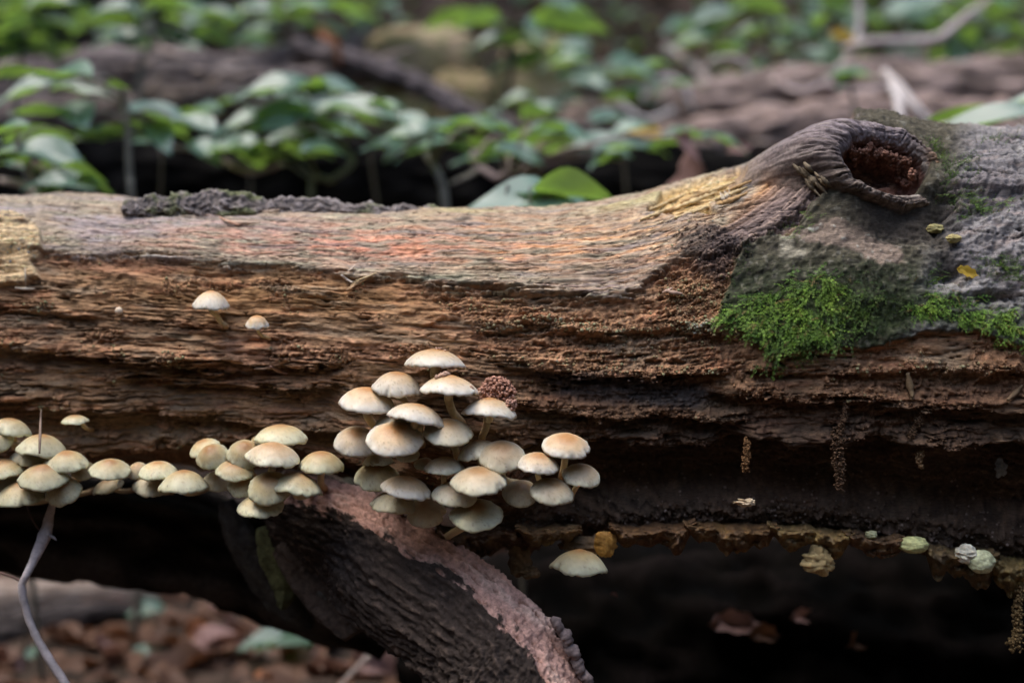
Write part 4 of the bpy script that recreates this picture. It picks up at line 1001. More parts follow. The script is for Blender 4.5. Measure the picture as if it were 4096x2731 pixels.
GB = 'mushrooms of the big stacked cluster'
GM = 'mushrooms of the small cluster above the split branch'
GS = 'mushrooms in the row between the clusters'
GL = 'mushrooms of the cluster behind the grey twig'
BH = 'small mushroom mostly hidden behind other caps of the big cluster'
MUSH = [
    # x0, x1, ytop, ybottom, proud mm, tone, label, group, roll, stem pixels
    (1615, 1866, 1391, 1470, 26, 'w', 'topmost white mushroom of the big cluster, wide thin cap', GB, 7, [(1737, 1500), (1742, 1590)]),
    (1481, 1692, 1481, 1585, 34, 'w', 'white mushroom with brown centred cap just below the topmost one', GB, 6, [(1618, 1600), (1630, 1640)]),
    (1673, 1919, 1492, 1575, 44, 'w', 'white mushroom with wood crumbs on its cap and long bent stem', GB, 4, [(1795, 1600), (1812, 1650), (1846, 1690)]),
    (1351, 1585, 1540, 1652, 38, 'w', 'white mushroom leaning out furthest at upper side of big cluster, brown ringed centre', GB, 9, [(1473, 1670), (1500, 1706)]),
    (1539, 1783, 1600, 1688, 56, 'w', 'white mushroom with notched wavy front rim and pale straight stem', GB, 8, [(1675, 1700), (1680, 1755)]),
    (1493, 1668, 1645, 1716, 36, 'c', 'dull cap tucked under the notched white mushroom', GB, 0, None),
    (1844, 2073, 1585, 1665, 40, 'w', 'white mushroom touching the clump of reddish wood crumbs', GB, 5, [(1950, 1670), (1945, 1710), (1928, 1748)]),
    (1687, 1899, 1682, 1783, 50, 'c', 'cream mushroom under the bent stem of the big cluster', GB, 2, [(1820, 1795), (1826, 1815)]),
    (1330, 1520, 1722, 1832, 38, 'w', 'white mushroom half covered by the largest brown centred cap', GB, 3, None),
    (1461, 1696, 1712, 1831, 60, 'w', 'largest domed white mushroom with orange brown centre in the big cluster', GB, 2, None),
    (1826, 2014, 1748, 1832, 36, 'c', 'mushroom cap tilted down towards the bent stems of the big cluster', GB, -13, None),
    (1910, 2106, 1779, 1890, 46, 'c', 'tan centred mushroom on a stem curving sideways', GB, 5, [(2010, 1905), (2035, 1925), (2090, 1935)]),
    (2064, 2238, 1811, 1901, 52, 'w', 'white mushroom just under the smooth orange topped outermost cap', GB, 8, [(2152, 1905), (2160, 1930)]),
    (2163, 2363, 1742, 1839, 44, 'w', 'smooth white mushroom with orange top standing highest beside the dark hollow', GB, 1, [(2258, 1855), (2250, 1890)]),
    (2244, 2406, 1860, 1950, 40, 'c', 'mushroom with torn lower rim beside the dark hollow', GB, 6, [(2300, 1955), (2290, 1975)]),
    (1693, 1861, 1826, 1898, 44, 'c', 'flat cream mushroom in the middle of the big cluster', GB, 0, [(1776, 1905), (1776, 1935)]),
    (1412, 1600, 1857, 1968, 24, 'g', 'dim yellowish mushroom below the large brown centred cap', GB, 6, None),
    (1519, 1728, 1893, 1996, 52, 'w', 'white mushroom with ragged torn rim low in the big cluster', GB, 7, None),
    (1800, 2032, 1878, 1982, 62, 'c', 'broad smooth cream mushroom low in the big cluster', GB, 3, None),
    (1722, 1910, 1929, 2026, 46, 'c', 'cream mushroom under the edge of the broad smooth one', GB, 4, None),
    (2009, 2160, 1940, 2028, 34, 'd', 'dull cap partly behind its neighbour beside the dark hollow', GB, 3, None),
    (2113, 2299, 1918, 2020, 50, 'c', 'smooth cream mushroom lowest beside the dark hollow', GB, 3, None),
    (1475, 1680, 1962, 2052, 30, 'd', 'shaded mushroom touching the pinkish split branch', GB, 4, None),
    (1626, 1788, 1998, 2110, 26, 'd', 'dim drooping mushroom between the split branch and the lowest cap', GB, -3, None),
    (1795, 2018, 2014, 2127, 44, 'g', 'lowest wide cream mushroom of the big cluster', GB, 0, [(1785, 2150, 0.05), (1790, 2200, 0.06)]),
    (1655, 1745, 1838, 1884, 30, 'd', 'small hidden cap beside the flat cream mushroom amid the big cluster', GB, 0, None),
    (1580, 1680, 1796, 1850, 40, 'd', 'cap edge showing right under the largest brown centred mushroom', GB, 0, None),
    (1450, 1580, 1806, 1862, 26, 'd', 'cap edge showing under the half covered white mushroom', GB, 0, None),
    (2198, 2436, 2192, 2303, 4, 'g', 'lone wide mushroom hanging under the lower lip of the log', None, 0, [(2345, 2262, 0.062), (2372, 2205, 0.072), (2385, 2150, 0.078)]),
    # cluster above the split branch
    (1018, 1226, 1698, 1771, 22, 'g', 'flat topped mushroom standing highest in the small cluster', GM, 3, None),
    (757, 882, 1753, 1818, 20, 'g', 'small domed mushroom at the outer top of the small cluster', GM, -16, None),
    (789, 918, 1785, 1875, 30, 'g', 'mushroom overlapping the small domed one in the small cluster', GM, -9, None),
    (1000, 1060, 1752, 1790, 10, 'g', 'tiny cap showing behind the flat topped mushroom', GM, 0, None),
    (908, 1052, 1770, 1872, 28, 'g', 'mushroom tilted away behind the orange centred cap of the small cluster', GM, 14, None),
    (986, 1196, 1765, 1863, 44, 'c', 'orange centred mushroom with a bite in its rim', GM, 6, [(1090, 1870), (1085, 1895)]),
    (1195, 1372, 1808, 1892, 30, 'g', 'mushroom standing apart above the pinkish branch end', GM, 2, [(1284, 1905), (1284, 1935)]),
    (864, 1012, 1848, 1921, 36, 'g', 'ragged mushroom under the tilted one in the small cluster', GM, 7, [(985, 1870), (1015, 1900)]),
    (1082, 1290, 1880, 1971, 42, 'g', 'broad mushroom resting against the pinkish branch end', GM, 8, None),
    (914, 1032, 1913, 1985, 32, 'g', 'mushroom low in the small cluster behind its neighbour', GM, 5, None),
    (995, 1172, 1912, 2017, 46, 'g', 'domed mushroom second lowest in the small cluster', GM, 4, None),
    (951, 1132, 1985, 2067, 40, 'g', 'lowest mushroom of the small cluster', GM, 3, None),
    # row between
    (360, 520, 1838, 1919, 34, 'g', 'most domed mushroom of the row between the clusters', GS, 3, None),
    (510, 596, 1860, 1913, 16, 'd', 'dull cap peeping between the most domed and the wavy rimmed mushroom', GS, 0, None),
    (560, 704, 1851, 1916, 30, 'g', 'wavy rimmed mushroom in the row between the clusters', GS, 4, [(655, 1922), (648, 1945)]),
    (638, 832, 1880, 1965, 38, 'g', 'widest mushroom of the row between the clusters', GS, 2, None),
    (531, 684, 1904, 1981, 18, 'd', 'shaded cap under the wavy rimmed mushroom of the row', GS, 5, None),
    (371, 496, 1912, 1971, 12, 'd', 'tilted shaded cap below the most domed mushroom of the row', GS, -14, None),
    (816, 932, 1903, 1965, 14, 'd', 'dull cap between the widest one of the row and the small cluster', GS, 2, None),
    (287, 380, 1842, 1916, 16, 'g', 'cap wedged between the twig cluster and the most domed mushroom of the row', GS, 2, None),
    # cluster behind the twig
    (-45, 119, 1669, 1733, 26, 'g', 'flat mushroom standing highest in the cluster behind the twig', GL, 7, [(58, 1745), (60, 1790)]),
    (-95, 50, 1720, 1806, 36, 'g', 'mushroom below the flat one in the cluster behind the twig', GL, 6, None),
    (72, 256, 1736, 1823, 36, 'g', 'domed mushroom crossed by the thin upright rootlet', GL, 1, None),
    (46, 184, 1788, 1858, 26, 'd', 'dull mushroom tucked under the domed one by the rootlet', GL, 10, None),
    (180, 352, 1808, 1887, 38, 'g', 'mushroom at the outer edge of the twig cluster next to the row', GL, 1, None),
    (-75, 94, 1834, 1910, 40, 'g', 'mushroom in the middle of the cluster behind the twig', GL, 2, None),
    (-60, 64, 1896, 1960, 26, 'd', 'dull mushroom hidden low in the cluster behind the twig', GL, 0, None),
    (78, 270, 1861, 1959, 52, 'g', 'broad mushroom above the two lowest caps by the twig', GL, 2, None),
    (-12, 186, 1928, 2026, 44, 'g', 'wide lowest mushroom beside the twig top', GL, 1, None),
    (182, 326, 1926, 2020, 40, 'g', 'lowest mushroom right above the tip of the grey twig', GL, -4, None),
    # singles
    (246, 354, 1660, 1698, 22, 'g', 'small flat mushroom alone above the twig cluster', None, 2, None),
    (771, 919, 1161, 1237, 26, 'w', 'larger of two lone mushrooms on the bare wood, white domed cap', None, 1, [(868, 1262), (885, 1290), (905, 1305)]),
    (981, 1076, 1261, 1318, 22, 'w', 'smaller of two lone mushrooms on the bare wood, conical cap', None, 2, [(1035, 1330), (1052, 1345), (1078, 1354)]),
]
built = []
for mrow in MUSH:
    x0, x1, yt, yb, prot, tone, label, grp, roll, stm = mrow
    if stm and prot > 0 and yb < 1400:
        sy = surf_y(stm[-1][0], stm[-1][1])
        ycap = surf_y((x0 + x1) / 2, yb) - 0.016
        stm = [(q[0], q[1], ycap + (sy - ycap) * (i + 1) / len(stm)) for i, q in enumerate(stm)]
        built.append(mushroom(x0, x1, yt, yb, prot, tone, label, grp, roll, stm, y=ycap, hr=0.95))
    else:
        built.append(mushroom(x0, x1, yt, yb, prot, tone, label, grp, roll, stm))
# a button just coming through
bp = at(476, 1245, surf_y(476, 1245) - 0.003)
V, F_, Cc = pellets((0, 0, 0), (0.0006,) * 3, 1, 0.0030, C(0.62, 0.52, 0.40), (1.0, 1, 0.9))
u = np.linspace(0, np.pi, 12); a = np.linspace(0, 2 * np.pi, 20, endpoint=False); A, U = np.meshgrid(a, u)
Vb = np.stack([np.sin(U) * np.cos(A) * 0.0030, np.sin(U) * np.sin(A) * 0.003, np.cos(U) * 0.0028 * (1 + 0.2 * (np.cos(U) > 0))], -1).reshape(-1, 3)
o = obj('mushroom_button', mesh_np('mushroom_button', Vb, grid_faces(12, 20, True), np.tile(C(0.60, 0.48, 0.35), (len(Vb), 1))), M['cap'], None, bp)
tag(o, 'tiny pale mushroom button on the bare brown wood', 'mushroom')

# crumbs on caps and the reddish clump
cl = [pellets(at(1985, 1568, surf_y(1985, 1568) - 0.030), (0.0135, 0.009, 0.0105), 900, 0.00105, C(0.36, 0.19, 0.13), (1, 1, 1.3))]
cl += [pellets(at(1930 + 22 * k, 1545 + 8 * abs(k - 3), surf_y(1990, 1568) - 0.03), (0.004, 0.004, 0.004), 50, 0.001, C(0.38, 0.2, 0.14)) for k in range(6)]
cl += [pellets(at(2045, 1610 + 14 * k, surf_y(2045, 1610) - 0.044), (0.0035, 0.003, 0.003), 40, 0.001, C(0.40, 0.23, 0.17)) for k in range(2)]
V, F_, Cc = join(cl)
o = obj('crumb_clump', mesh_np('crumb_clump', V, F_, Cc, False), M['crumb'])
tag(o, 'clump of reddish brown wood crumbs behind a white cap', 'wood crumbs')
def cap_crumbs(b, spots, label):
    root, cp, Rn, Rm, Hm = b; ps = []
    for (u_, v_, n_, s_) in spots:
        q = math.hypot(u_, v_)
        p = cp + Rn @ C(u_ * Rm, v_ * Rm, Hm * (1 - q ** 2.1) + 0.0006)
        ps.append(pellets(p, (0.0022, 0.0022, 0.0012), n_, s_, C(0.42, 0.27, 0.19)))
    V, F_, Cc = join(ps)
    tag(obj('cap_crumbs', mesh_np('cap_crumbs', V, F_, Cc, False), M['crumb']), label, 'wood crumbs')
cap_crumbs(built[2], [(-0.36, -0.30, 16, 0.0011), (-0.25, -0.22, 22, 0.0013), (-0.15, -0.10, 16, 0.0012), (0.72, -0.35, 10, 0.0011), (0.95, -0.1, 12, 0.0012)], 'wood crumbs scattered on the cap with the bent stem')
cap_crumbs(built[0], [(0.05, -0.1, 6, 0.0011), (0.30, -0.1, 3, 0.0009), (0.86, -0.2, 2, 0.0008)], 'few wood crumbs on the topmost white cap')

# ------------------------------------------------------------------ crust and bracket fungi under the lip
def lobe(px, py, w, h, y, colr, label, name='bracket_fungus', cat='fungus', group=None, seed=0, flat=0.45, lump=0.25):
    n_, m_ = 40, 56
    u = np.linspace(0.02, np.pi - 0.02, n_); a = np.linspace(0, 2 * np.pi, m_, endpoint=False)
    A, U = np.meshgrid(a, u)
    d = np.stack([np.sin(U) * np.cos(A), np.sin(U) * np.sin(A), np.cos(U)], -1)
    f = fbm(d[..., 0] * 1.7 + seed * 1.3 + d[..., 1], d[..., 2] * 1.7 + seed, 4, 3 + seed % 9)
    f2 = fbm(d[..., 0] * 9 + seed, d[..., 2] * 9 + d[..., 1] * 5, 3, 6)
    rr = 1 + lump * f * 1.8 + 0.10 * f2
    s = pxm(y)
    V = d * rr[..., None] * C(w / 2 * s, w / 2 * s * flat, h / 2 * s)
    c = C(*colr) * (1 + 0.5 * f[..., None] + 0.35 * f2[..., None])
    c = c * (0.85 + 0.3 * sst(0.3, -0.9, d[..., 2]))[..., None]
    o = obj(name, mesh_np(name, V.reshape(-1, 3), grid_faces(n_, m_, True), np.clip(c, 0.004, 0.8).reshape(-1, 3)), M['fungus'], None, at(px, py, y))
    return tag(o, label, cat, group)
def crust(x0, x1, edge, hang, y, colr, label, seed):
    """ragged curtain of crust fungus hanging from the lip; edge: polyline of its root line in pixels"""
    n_, m_ = max(60, int((x1 - x0) / 4)), 26
    px = np.linspace(x0, x1, n_); v = np.linspace(0, 1, m_)
    PXg, Vg = np.meshgrid(px, v, indexing='ij')
    endf = sst(0, 60, px - x0) * sst(0, 60, x1 - px)
    scal = 0.80 + 0.55 * fbm(px / 110, px * 0 + seed, 3, seed % 8)
    ln = hang * (0.25 + 0.75 * endf) * scal * (1 + 0.45 * fbm(px / 160, px * 0 + seed * 1.7, 2, 4) + 0.05 * fbm(px / 14, px * 0 + seed, 2, 5))
    py = pl(edge, PXg) - 18 + (22 * fbm(px / 70, px * 0 + 3.3, 3, 6))[:, None] + Vg * ln[:, None]
    bulge = 0.011 * np.sin(np.pi * np.clip(Vg, 0, 1) ** 0.8) * (0.5 + scal[:, None] * 0.7) + 0.010 * fbm(PXg / 42, py / 34, 4, seed % 7) + 0.002 * fbm(PXg / 12, py / 10, 3, seed % 5)
    yy = y - bulge + 0.035 * sst(0.30, 0.0, Vg)
    d = FWD[None, None] + C(1, 0, 0) * ((PXg - W / 2) / K)[..., None] - UP * ((py - H / 2) / K)[..., None]
    P = CAM + d * ((yy - CAM[1]) / d[..., 1])[..., None]
    Pb = P.copy(); Pb[..., 1] += 0.004 + 0.012 * (1 - Vg)
    colr = tuple(0.72 * q for q in colr)
    f = fbm(PXg / 45, py / 30, 4, 2); f2 = fbm(PXg / 10, py / 10, 3, 3)
    c = mix(np.broadcast_to(C(*colr), P.shape).copy(), C(*colr) * C(1.7, 1.75, 1.5), sst(0.0, 0.45, f)); c = mix(c, C(*colr) * 0.4, sst(0.05, 0.45, -f - 0.3 * f2) * 0.8)
    c = mix(c, C(*colr) * C(1.9, 1.8, 1.5), sst(0.86, 1.0, Vg) * sst(-0.2, 0.3, f2) * 0.6)
    V = np.vstack([P.reshape(-1, 3), Pb.reshape(-1, 3)]); F1 = grid_faces(n_, m_); F2 = F1[:, ::-1] + n_ * m_
    I = np.arange(n_ - 1); e = m_ - 1
    Fe = np.stack([I * m_ + e, I * m_ + e + n_ * m_, (I + 1) * m_ + e + n_ * m_, (I + 1) * m_ + e], -1)
    base_ = P[n_ // 2, 0]
    o = obj('crust_fungus', mesh_np('crust_fungus', V - base_, np.vstack([F1, F2, Fe]), np.clip(np.vstack([c.reshape(-1, 3)] * 2), 0.004, 0.7)), M['fungus'], None, base_)
    tag(o, label, 'fungus', 'crust fungi under the lip of the log')
LIPE = [(1500, 2140), (2000, 2130), (2400, 2125), (2800, 2110), (3200, 2115), (3600, 2165), (3800, 2195), (4096, 2240), (4400, 2280)]
crust(1740, 2110, LIPE, 150, 0.055, (0.15, 0.085, 0.045), 'dull brown crust fungus beside the stem of the lowest cream mushroom', 3)
crust(2060, 2330, LIPE, 80, 0.045, (0.22, 0.135, 0.065), 'tan crust fungus between the drooping lobe and the hanging mushroom', 4)
crust(2440, 2790, LIPE, 115, 0.042, (0.15, 0.08, 0.036), 'red brown crust fungus next to the orange yellow lobe', 5)
crust(2740, 3120, LIPE, 125, 0.040, (0.17, 0.095, 0.04), 'brown scalloped crust fungus below the ridge of crumbs', 6)
crust(3080, 3420, LIPE, 125, 0.036, (0.22, 0.145, 0.06), 'ochre crust fungus above the ragged hanging lobe', 7)
crust(3380, 3640, LIPE, 110, 0.036, (0.17, 0.10, 0.05), 'brown crust fungus beside the flattened pale green knob', 8)
crust(3690, 4000, LIPE, 190, 0.036, (0.14, 0.095, 0.045), 'broad dim crust fungus behind the pale green ball', 9)
crust(3930, 4420, LIPE, 170, 0.034, (0.17, 0.12, 0.045), 'olive brown crust fungus above the lowest dust thread', 10)
lobe(2420, 2170, 90, 110, 0.035, (0.42, 0.22, 0.05), 'orange yellow fungus lobe beside the lone hanging mushroom', seed=31)
lobe(2080, 2245, 95, 130, 0.05, (0.25, 0.15, 0.07), 'tan drooping fungus lobe above the split branch', seed=32)
lobe(2120, 2290, 80, 50, 0.045, (0.24, 0.145, 0.065), 'small tan frilled tip below the drooping lobe', seed=33)
lobe(2330, 2175, 190, 60, 0.06, (0.26, 0.16, 0.08), 'pale crust fungus just above the lone hanging mushroom', seed=34)
lobe(2190, 2150, 60, 60, 0.045, (0.24, 0.17, 0.08), 'small pale bump on the lip near the lowest cream mushroom', seed=38)
lobe(3270, 2245, 120, 110, 0.030, (0.42, 0.31, 0.14), 'ochre ragged fungus lobe hanging from the crust row', seed=35, lump=0.4)
lobe(3655, 2178, 118, 70, 0.026, (0.50, 0.52, 0.24), 'flattened pale green fungus knob under the lip', seed=36, flat=0.8, lump=0.08)
lobe(3925, 2245, 108, 96, 0.022, (0.52, 0.55, 0.34), 'round pale green fungus ball under the lip', seed=37, flat=0.9, lump=0.08)
lobe(3868, 2213, 92, 64, 0.024, (0.60, 0.58, 0.46), 'whitish crumbly fungus beside the pale green ball', seed=39, flat=0.8, lump=0.35)
lobe(3485, 2138, 48, 34, 0.03, (0.46, 0.46, 0.26), 'tiny pale green knob on the lip of the log', seed=40, flat=0.8)
lobe(3740, 915, 70, 36, surf_y(3740, 915) - 0.003, (0.30, 0.27, 0.11), 'small olive fungus cushion on the bark beside the knot', seed=41, flat=0.6)
lobe(3815, 955, 60, 34, surf_y(3815, 955) - 0.003, (0.36, 0.30, 0.12), 'smaller ochre fungus cushion on the bark below the knot', seed=42, flat=0.6)
lobe(2980, 2010, 74, 30, 0.005, (0.50, 0.38, 0.24), 'pale flake of wood lying on the dark lip', 'wood_flake', 'wood flake', seed=43, lump=0.5)

# hanging threads of frass
def thread(pts, label, y, size, n_, colr, blob):
    ps = []; P = catmull([at(a, b, y) for a, b in pts], n_)
    for i, p in enumerate(P):
        w_ = blob(i / (n_ - 1))
        ps.append(pellets(p + rng.normal(0, 0.0006, 3), (w_, w_, w_), 14, size * 0.62, C(*colr) * 0.7))
    V, F_, Cc = join(ps)
    o = obj('frass_thread', mesh_np('frass_thread', V, F_, Cc, False), M['crumb'])
    tag(o, label, 'wood dust', 'hanging threads of wood dust')
thread([(2985, 1760), (2988, 1800), (2980, 1870)], 'short orange brown dust thread hanging in the dark hollow', 0.02, 0.0012, 22, (0.30, 0.16, 0.07), lambda t: 0.0012 + 0.0022 * t)
thread([(3385, 1560), (3372, 1680), (3350, 1760), (3355, 1860), (3362, 1950)], 'longest dust thread hanging in the dark hollow', 0.012, 0.0012, 60, (0.16, 0.095, 0.055), lambda t: 0.0016 + 0.004 * max(0, math.sin(t * 2.9)) * (t > 0.4))
thread([(3680, 1810), (3675, 1835), (3685, 1870)], 'small tan dust tuft hanging below the mossy bark', 0.015, 0.0012, 14, (0.32, 0.2, 0.10), lambda t: 0.002 + 0.001 * math.sin(6 * t))
thread([(3690, 1610), (3675, 1680), (3640, 1750)], 'brown dust streak clinging to the wood below the moss', 0.012, 0.0011, 30, (0.15, 0.09, 0.05), lambda t: 0.003)
thread([(4085, 2330), (4072, 2420), (4068, 2520), (4060, 2580)], 'yellowish dust thread hanging lowest with a pale tip', 0.03, 0.0015, 40, (0.24, 0.16, 0.07), lambda t: 0.0035 + 0.003 * (t > 0.85))
o = lobe(4005, 1870, 46, 60, 0.055, (0.26, 0.28, 0.28), 'grey green lichen speck in the dark hollow', 'lichen', 'lichen', seed=44, lump=0.6)

# ------------------------------------------------------------------ twigs near the log
def twig(name, pix, rad, colr, label, cat='twig', group=None, n=60, seg=12, noise=0.18, seed=1, parent=None):
    P = [at(a, b, c) for a, b, c in pix]
    base_ = P[-1]
    o = obj(name, tube_mesh(name, [p - base_ for p in P], rad, C(*colr), n, seg, noise, seed), M['twig'], parent, base_)
    if parent is None: tag(o, label, cat, group)
    return o
s1 = pxm(0.06)
tw = twig('twig', [(212, 2010, 0.06), (196, 2070, 0.06), (182, 2130, 0.058), (140, 2230, 0.055), (105, 2300, 0.05), (88, 2340, 0.05), (95, 2400, 0.05), (125, 2500, 0.05), (170, 2590, 0.05), (240, 2700, 0.05), (330, 2830, 0.05), (420, 2960, 0.05), (640, 3900, 0.06)],
     [13 * s1, 20 * s1, 27 * s1, 17 * s1, 15 * s1, 17 * s1, 15 * s1, 16 * s1, 18 * s1, 18 * s1, 18 * s1, 18 * s1], (0.50, 0.44, 0.42), 'bent grey twig rising from the ground under the mushrooms', n=110)
def twig_part(pix, rad, colr, seed):
    P = [at(a, b, c) for a, b, c in pix]; w0 = np.array(tw.location)
    o = obj('side_shoot', tube_mesh('side_shoot', [p - w0 for p in P], rad, C(*colr), 20, 8, 0.15, seed), M['twig'], tw)
twig_part([(186, 2135, 0.058), (215, 2150, 0.052), (226, 2160, 0.05)], [8 * s1, 6 * s1, 1 * s1], (0.32, 0.27, 0.25), 2)
twig_part([(178, 2140, 0.058), (150, 2110, 0.062), (120, 2060, 0.065), (105, 2010, 0.07)], [5 * s1, 4 * s1, 4 * s1, 3 * s1], (0.10, 0.06, 0.05), 3)
twig_part([(92, 2330, 0.05), (60, 2310, 0.055), (0, 2290, 0.06)], [8 * s1, 6 * s1, 6 * s1], (0.12, 0.07, 0.055), 4)
twig('rootlet', [(165, 1640, 0.05), (162, 1690, 0.045), (160, 1750, 0.02), (158, 1812, 0.012)], [3 * s1, 5 * s1, 6 * s1, 4 * s1], (0.20, 0.14, 0.10), 'thin brown rootlet standing in front of a domed cap', 'rootlet', n=30, seg=8)
# ------------------------------------------------------------------ ground and bank
GZ = -0.42
def G(py, lift=0.0):                       # depth at which a ray below the horizon meets the ground (plus lift)
    return (CAM[2] - GZ - lift) * K / (py - (H / 2 - K * math.tan(PITCH))) + CAM[1]
def gheight(x, y):
    z = GZ + 0.03 * fbm(x * 1.6 + 5, y * 1.6, 4, 2) + 0.012 * fbm(x * 9, y * 9, 3, 4)
    s = np.clip(y - 1.55 - 0.25 * fbm(x * 0.7, y * 0.3 + 2, 3, 6), 0, None)
    z = z + 0.95 * s ** 1.1 / (1 + 0.045 * s) + 0.10 * sst(0.0, 0.5, s) * fbm(x * 2.2, y * 2.2, 4, 8)
    b = np.clip(-y - 2.2, 0, None)
    return z + 0.25 * b / (1 + 0.1 * b)
gx = np.concatenate([np.linspace(-40, -2.6, 40, endpoint=False), np.linspace(-2.6, 2.6, 220), np.linspace(2.6, 40, 41)[1:]])
gy = np.concatenate([np.linspace(-40, -1.0, 40, endpoint=False), np.linspace(-1.0, 5.0, 250), np.linspace(5, 40, 41)[1:]])
GX2, GY2 = np.meshgrid(gx, gy, indexing='ij')
GZ2 = gheight(GX2, GY2)
gcol = np.empty(GX2.shape + (3,)); gcol[:] = C(0.05, 0.036, 0.027)
g1 = fbm(GX2 * 5, GY2 * 5, 4, 30); g2 = fbm(GX2 * 22, GY2 * 22, 3, 31)
gcol = mix(gcol, C(0.12, 0.08, 0.06), sst(0, 0.4, g1) * 0.8)
gcol = mix(gcol, C(0.06, 0.075, 0.025), sst(0.05, 0.4, fbm(GX2 * 2.3, GY2 * 2.3, 3, 33)) * sst(1.6, 2.2, GY2) * 0.7)
gcol = mix(gcol, C(0.022, 0.016, 0.013), sst(0.05, 0.35, -g2) * 0.7)
ground = obj('ground', mesh_np('ground', np.stack([GX2, GY2, GZ2], -1).reshape(-1, 3), grid_faces(len(gx), len(gy))[:, ::-1], gcol.reshape(-1, 3)), M['soil'])
ground['kind'] = 'structure'
def gz(x, y): return float(gheight(np.array([float(x)]), np.array([float(y)]))[0])

# ------------------------------------------------------------------ leaves
def leaf_np(wid=0.56, nl=9, nw=7, fold=0.16, droop=0.16, wave=0.03, tipp=0.9, lobes=0.0):
    u = np.linspace(0, 1, nl); v = np.linspace(-1, 1, nw)
    Uu, Vv = np.meshgrid(u, v, indexing='ij')
    w = wid / 2 * np.sin(np.pi * Uu ** tipp) ** 0.8 * (1 - 0.25 * Uu)
    if lobes: w = w * (1 + lobes * np.sin(Uu * 19))
    x = Uu - 0.5
    y_ = Vv * w
    z = np.abs(Vv) * w * fold * 2 - droop * (Uu - 0.25) ** 2 * 2 + wave * np.sin(Uu * 9 + Vv * 2)
    return np.stack([x, y_, z], -1).reshape(-1, 3), grid_faces(nl, nw)
LV, LF = [], None
leaf_meshes = []
for k in range(5):
    V, F_ = leaf_np(random.uniform(0.50, 0.68), 11, 9, random.uniform(0.1, 0.25), random.uniform(0.06, 0.28), 0.025, random.uniform(0.78, 0.98))
    leaf_meshes.append(mesh_np('leaf', V, F_)); leaf_meshes[-1].materials.append(M['leaf'])
blade_V, blade_F = leaf_np(0.26, 17, 9, 0.25, 0.20, 0.01, 0.8)
blade_mesh = mesh_np('blade', blade_V, blade_F); blade_mesh.materials.append(M['leaf'])
dry_meshes = {}
for key in ('dry', 'pinkdry', 'orange', 'yellow'):
    dry_meshes[key] = []
    for k in range(4):
        V, F_ = leaf_np(random.uniform(0.45, 0.7), 13, 11, random.uniform(0.0, 0.5), random.uniform(-0.5, 0.6), 0.06, 0.85, random.choice((0, 0.12, 0.2)))
        V[:, 2] += 0.07 * fbm(V[:, 0] * 4 + k * 9, V[:, 1] * 4, 3, k)
        me = mesh_np('dry_leaf', V, F_); me.materials.append(M[key]); dry_meshes[key].append(me)

def leaf_matrix(p, L, yaw, tone):
    # tone b: upper side turned to the viewer, y: underside, backlit; g: nearly edge on
    roll = {'b': R(random.uniform(14, 38)), 'g': R(random.uniform(6, 26)), 'y': R(random.uniform(-34, -14)), 'v': R(random.uniform(55, 75))}[tone]
    fw = Matrix.Rotation(roll, 4, 'X')                         # tilt of the upper side to the camera (-Y)
    m = Matrix.Translation(Vector(p)) @ fw @ Matrix.Rotation(R(yaw), 4, 'Z') @ Matrix.Rotation(R(random.uniform(-8, 14)), 4, 'Y') @ Matrix.Diagonal((L, L, L, 1))
    return m

def plant(label, cat, stem_pix, leaves, y, group=None, stem_r=0.0028, stem_col=(0.17, 0.16, 0.13), name='seedling', meshes=None, root_on_ground=True):
    """stem_pix: list of (px,py,y) from low to high; leaves: (px,py,length px,tone,yaw[,dy])"""
    P = [at(*q) for q in stem_pix]
    g0 = P[0]
    if root_on_ground:
        bx0 = g0[0] + random.uniform(-0.09, 0.09) * min(1.0, max(0.0, (g0[2] - GZ) / 0.3)); by0 = g0[1] + random.uniform(0.0, 0.08)
        b = np.array((bx0, by0, gz(bx0, by0) - 0.01))
        if g0[2] > b[2] + 0.02: P = [b, (b + g0) / 2 + C(random.uniform(-0.02, 0.02), 0, 0)] + P
    base_ = P[0]
    root = thing(name, base_, label, cat, group)
    V, F_ = tube_np([p - base_ for p in P], [stem_r * 1.15, stem_r, stem_r * 0.8], 40, 8, 0.1, seed=3)
    nb = 39 * 8
    tris = [(V, np.vstack([F_[:nb][:, [0, 1, 2]], F_[:nb][:, [0, 2, 3]], F_[nb:][:, :3]]), np.tile(C(*stem_col), (len(V), 1)))]
    SP = catmull(P, 60)
    for lf in leaves:
        px, py, Lp, tone, yaw = lf[:5]
        yy = y + (lf[5] if len(lf) > 5 else random.uniform(-0.05, 0.05))
        p = at(px, py, yy); L = Lp * pxm(yy) * 1.15
        mw = leaf_matrix(p - base_, L, yaw, tone)
        o = obj('leaf', random.choice(meshes or leaf_meshes), None, root)
        o.matrix_local = mw
        q = np.array(mw @ Vector((-0.5, 0, -0.02)))                # foot of the blade
        q2 = np.array(mw @ Vector((0.5, 0, -0.1)))
        d = np.linalg.norm(SP - base_ - q, axis=1); j = int(np.argmin(d + 0.25 * np.abs(SP[:, 2] - base_[2] - q[2])))
        j = max(j, 8); a_ = SP[j] - base_
        Vp, Fp = tube_np([a_, (a_ + q) / 2 + C(0, 0, 0.012), q], [stem_r * 0.55, stem_r * 0.45, stem_r * 0.35], 12, 5)
        nb2 = 11 * 5
        tris.append((Vp, np.vstack([Fp[:nb2][:, [0, 1, 2]], Fp[:nb2][:, [0, 2, 3]], Fp[nb2:][:, :3]]), np.tile(C(*stem_col), (len(Vp), 1))))
    V, F_, Cc = join(tris)
    obj('stem', mesh_np('stem', V, F_, Cc), M['twig'], root)
    return root

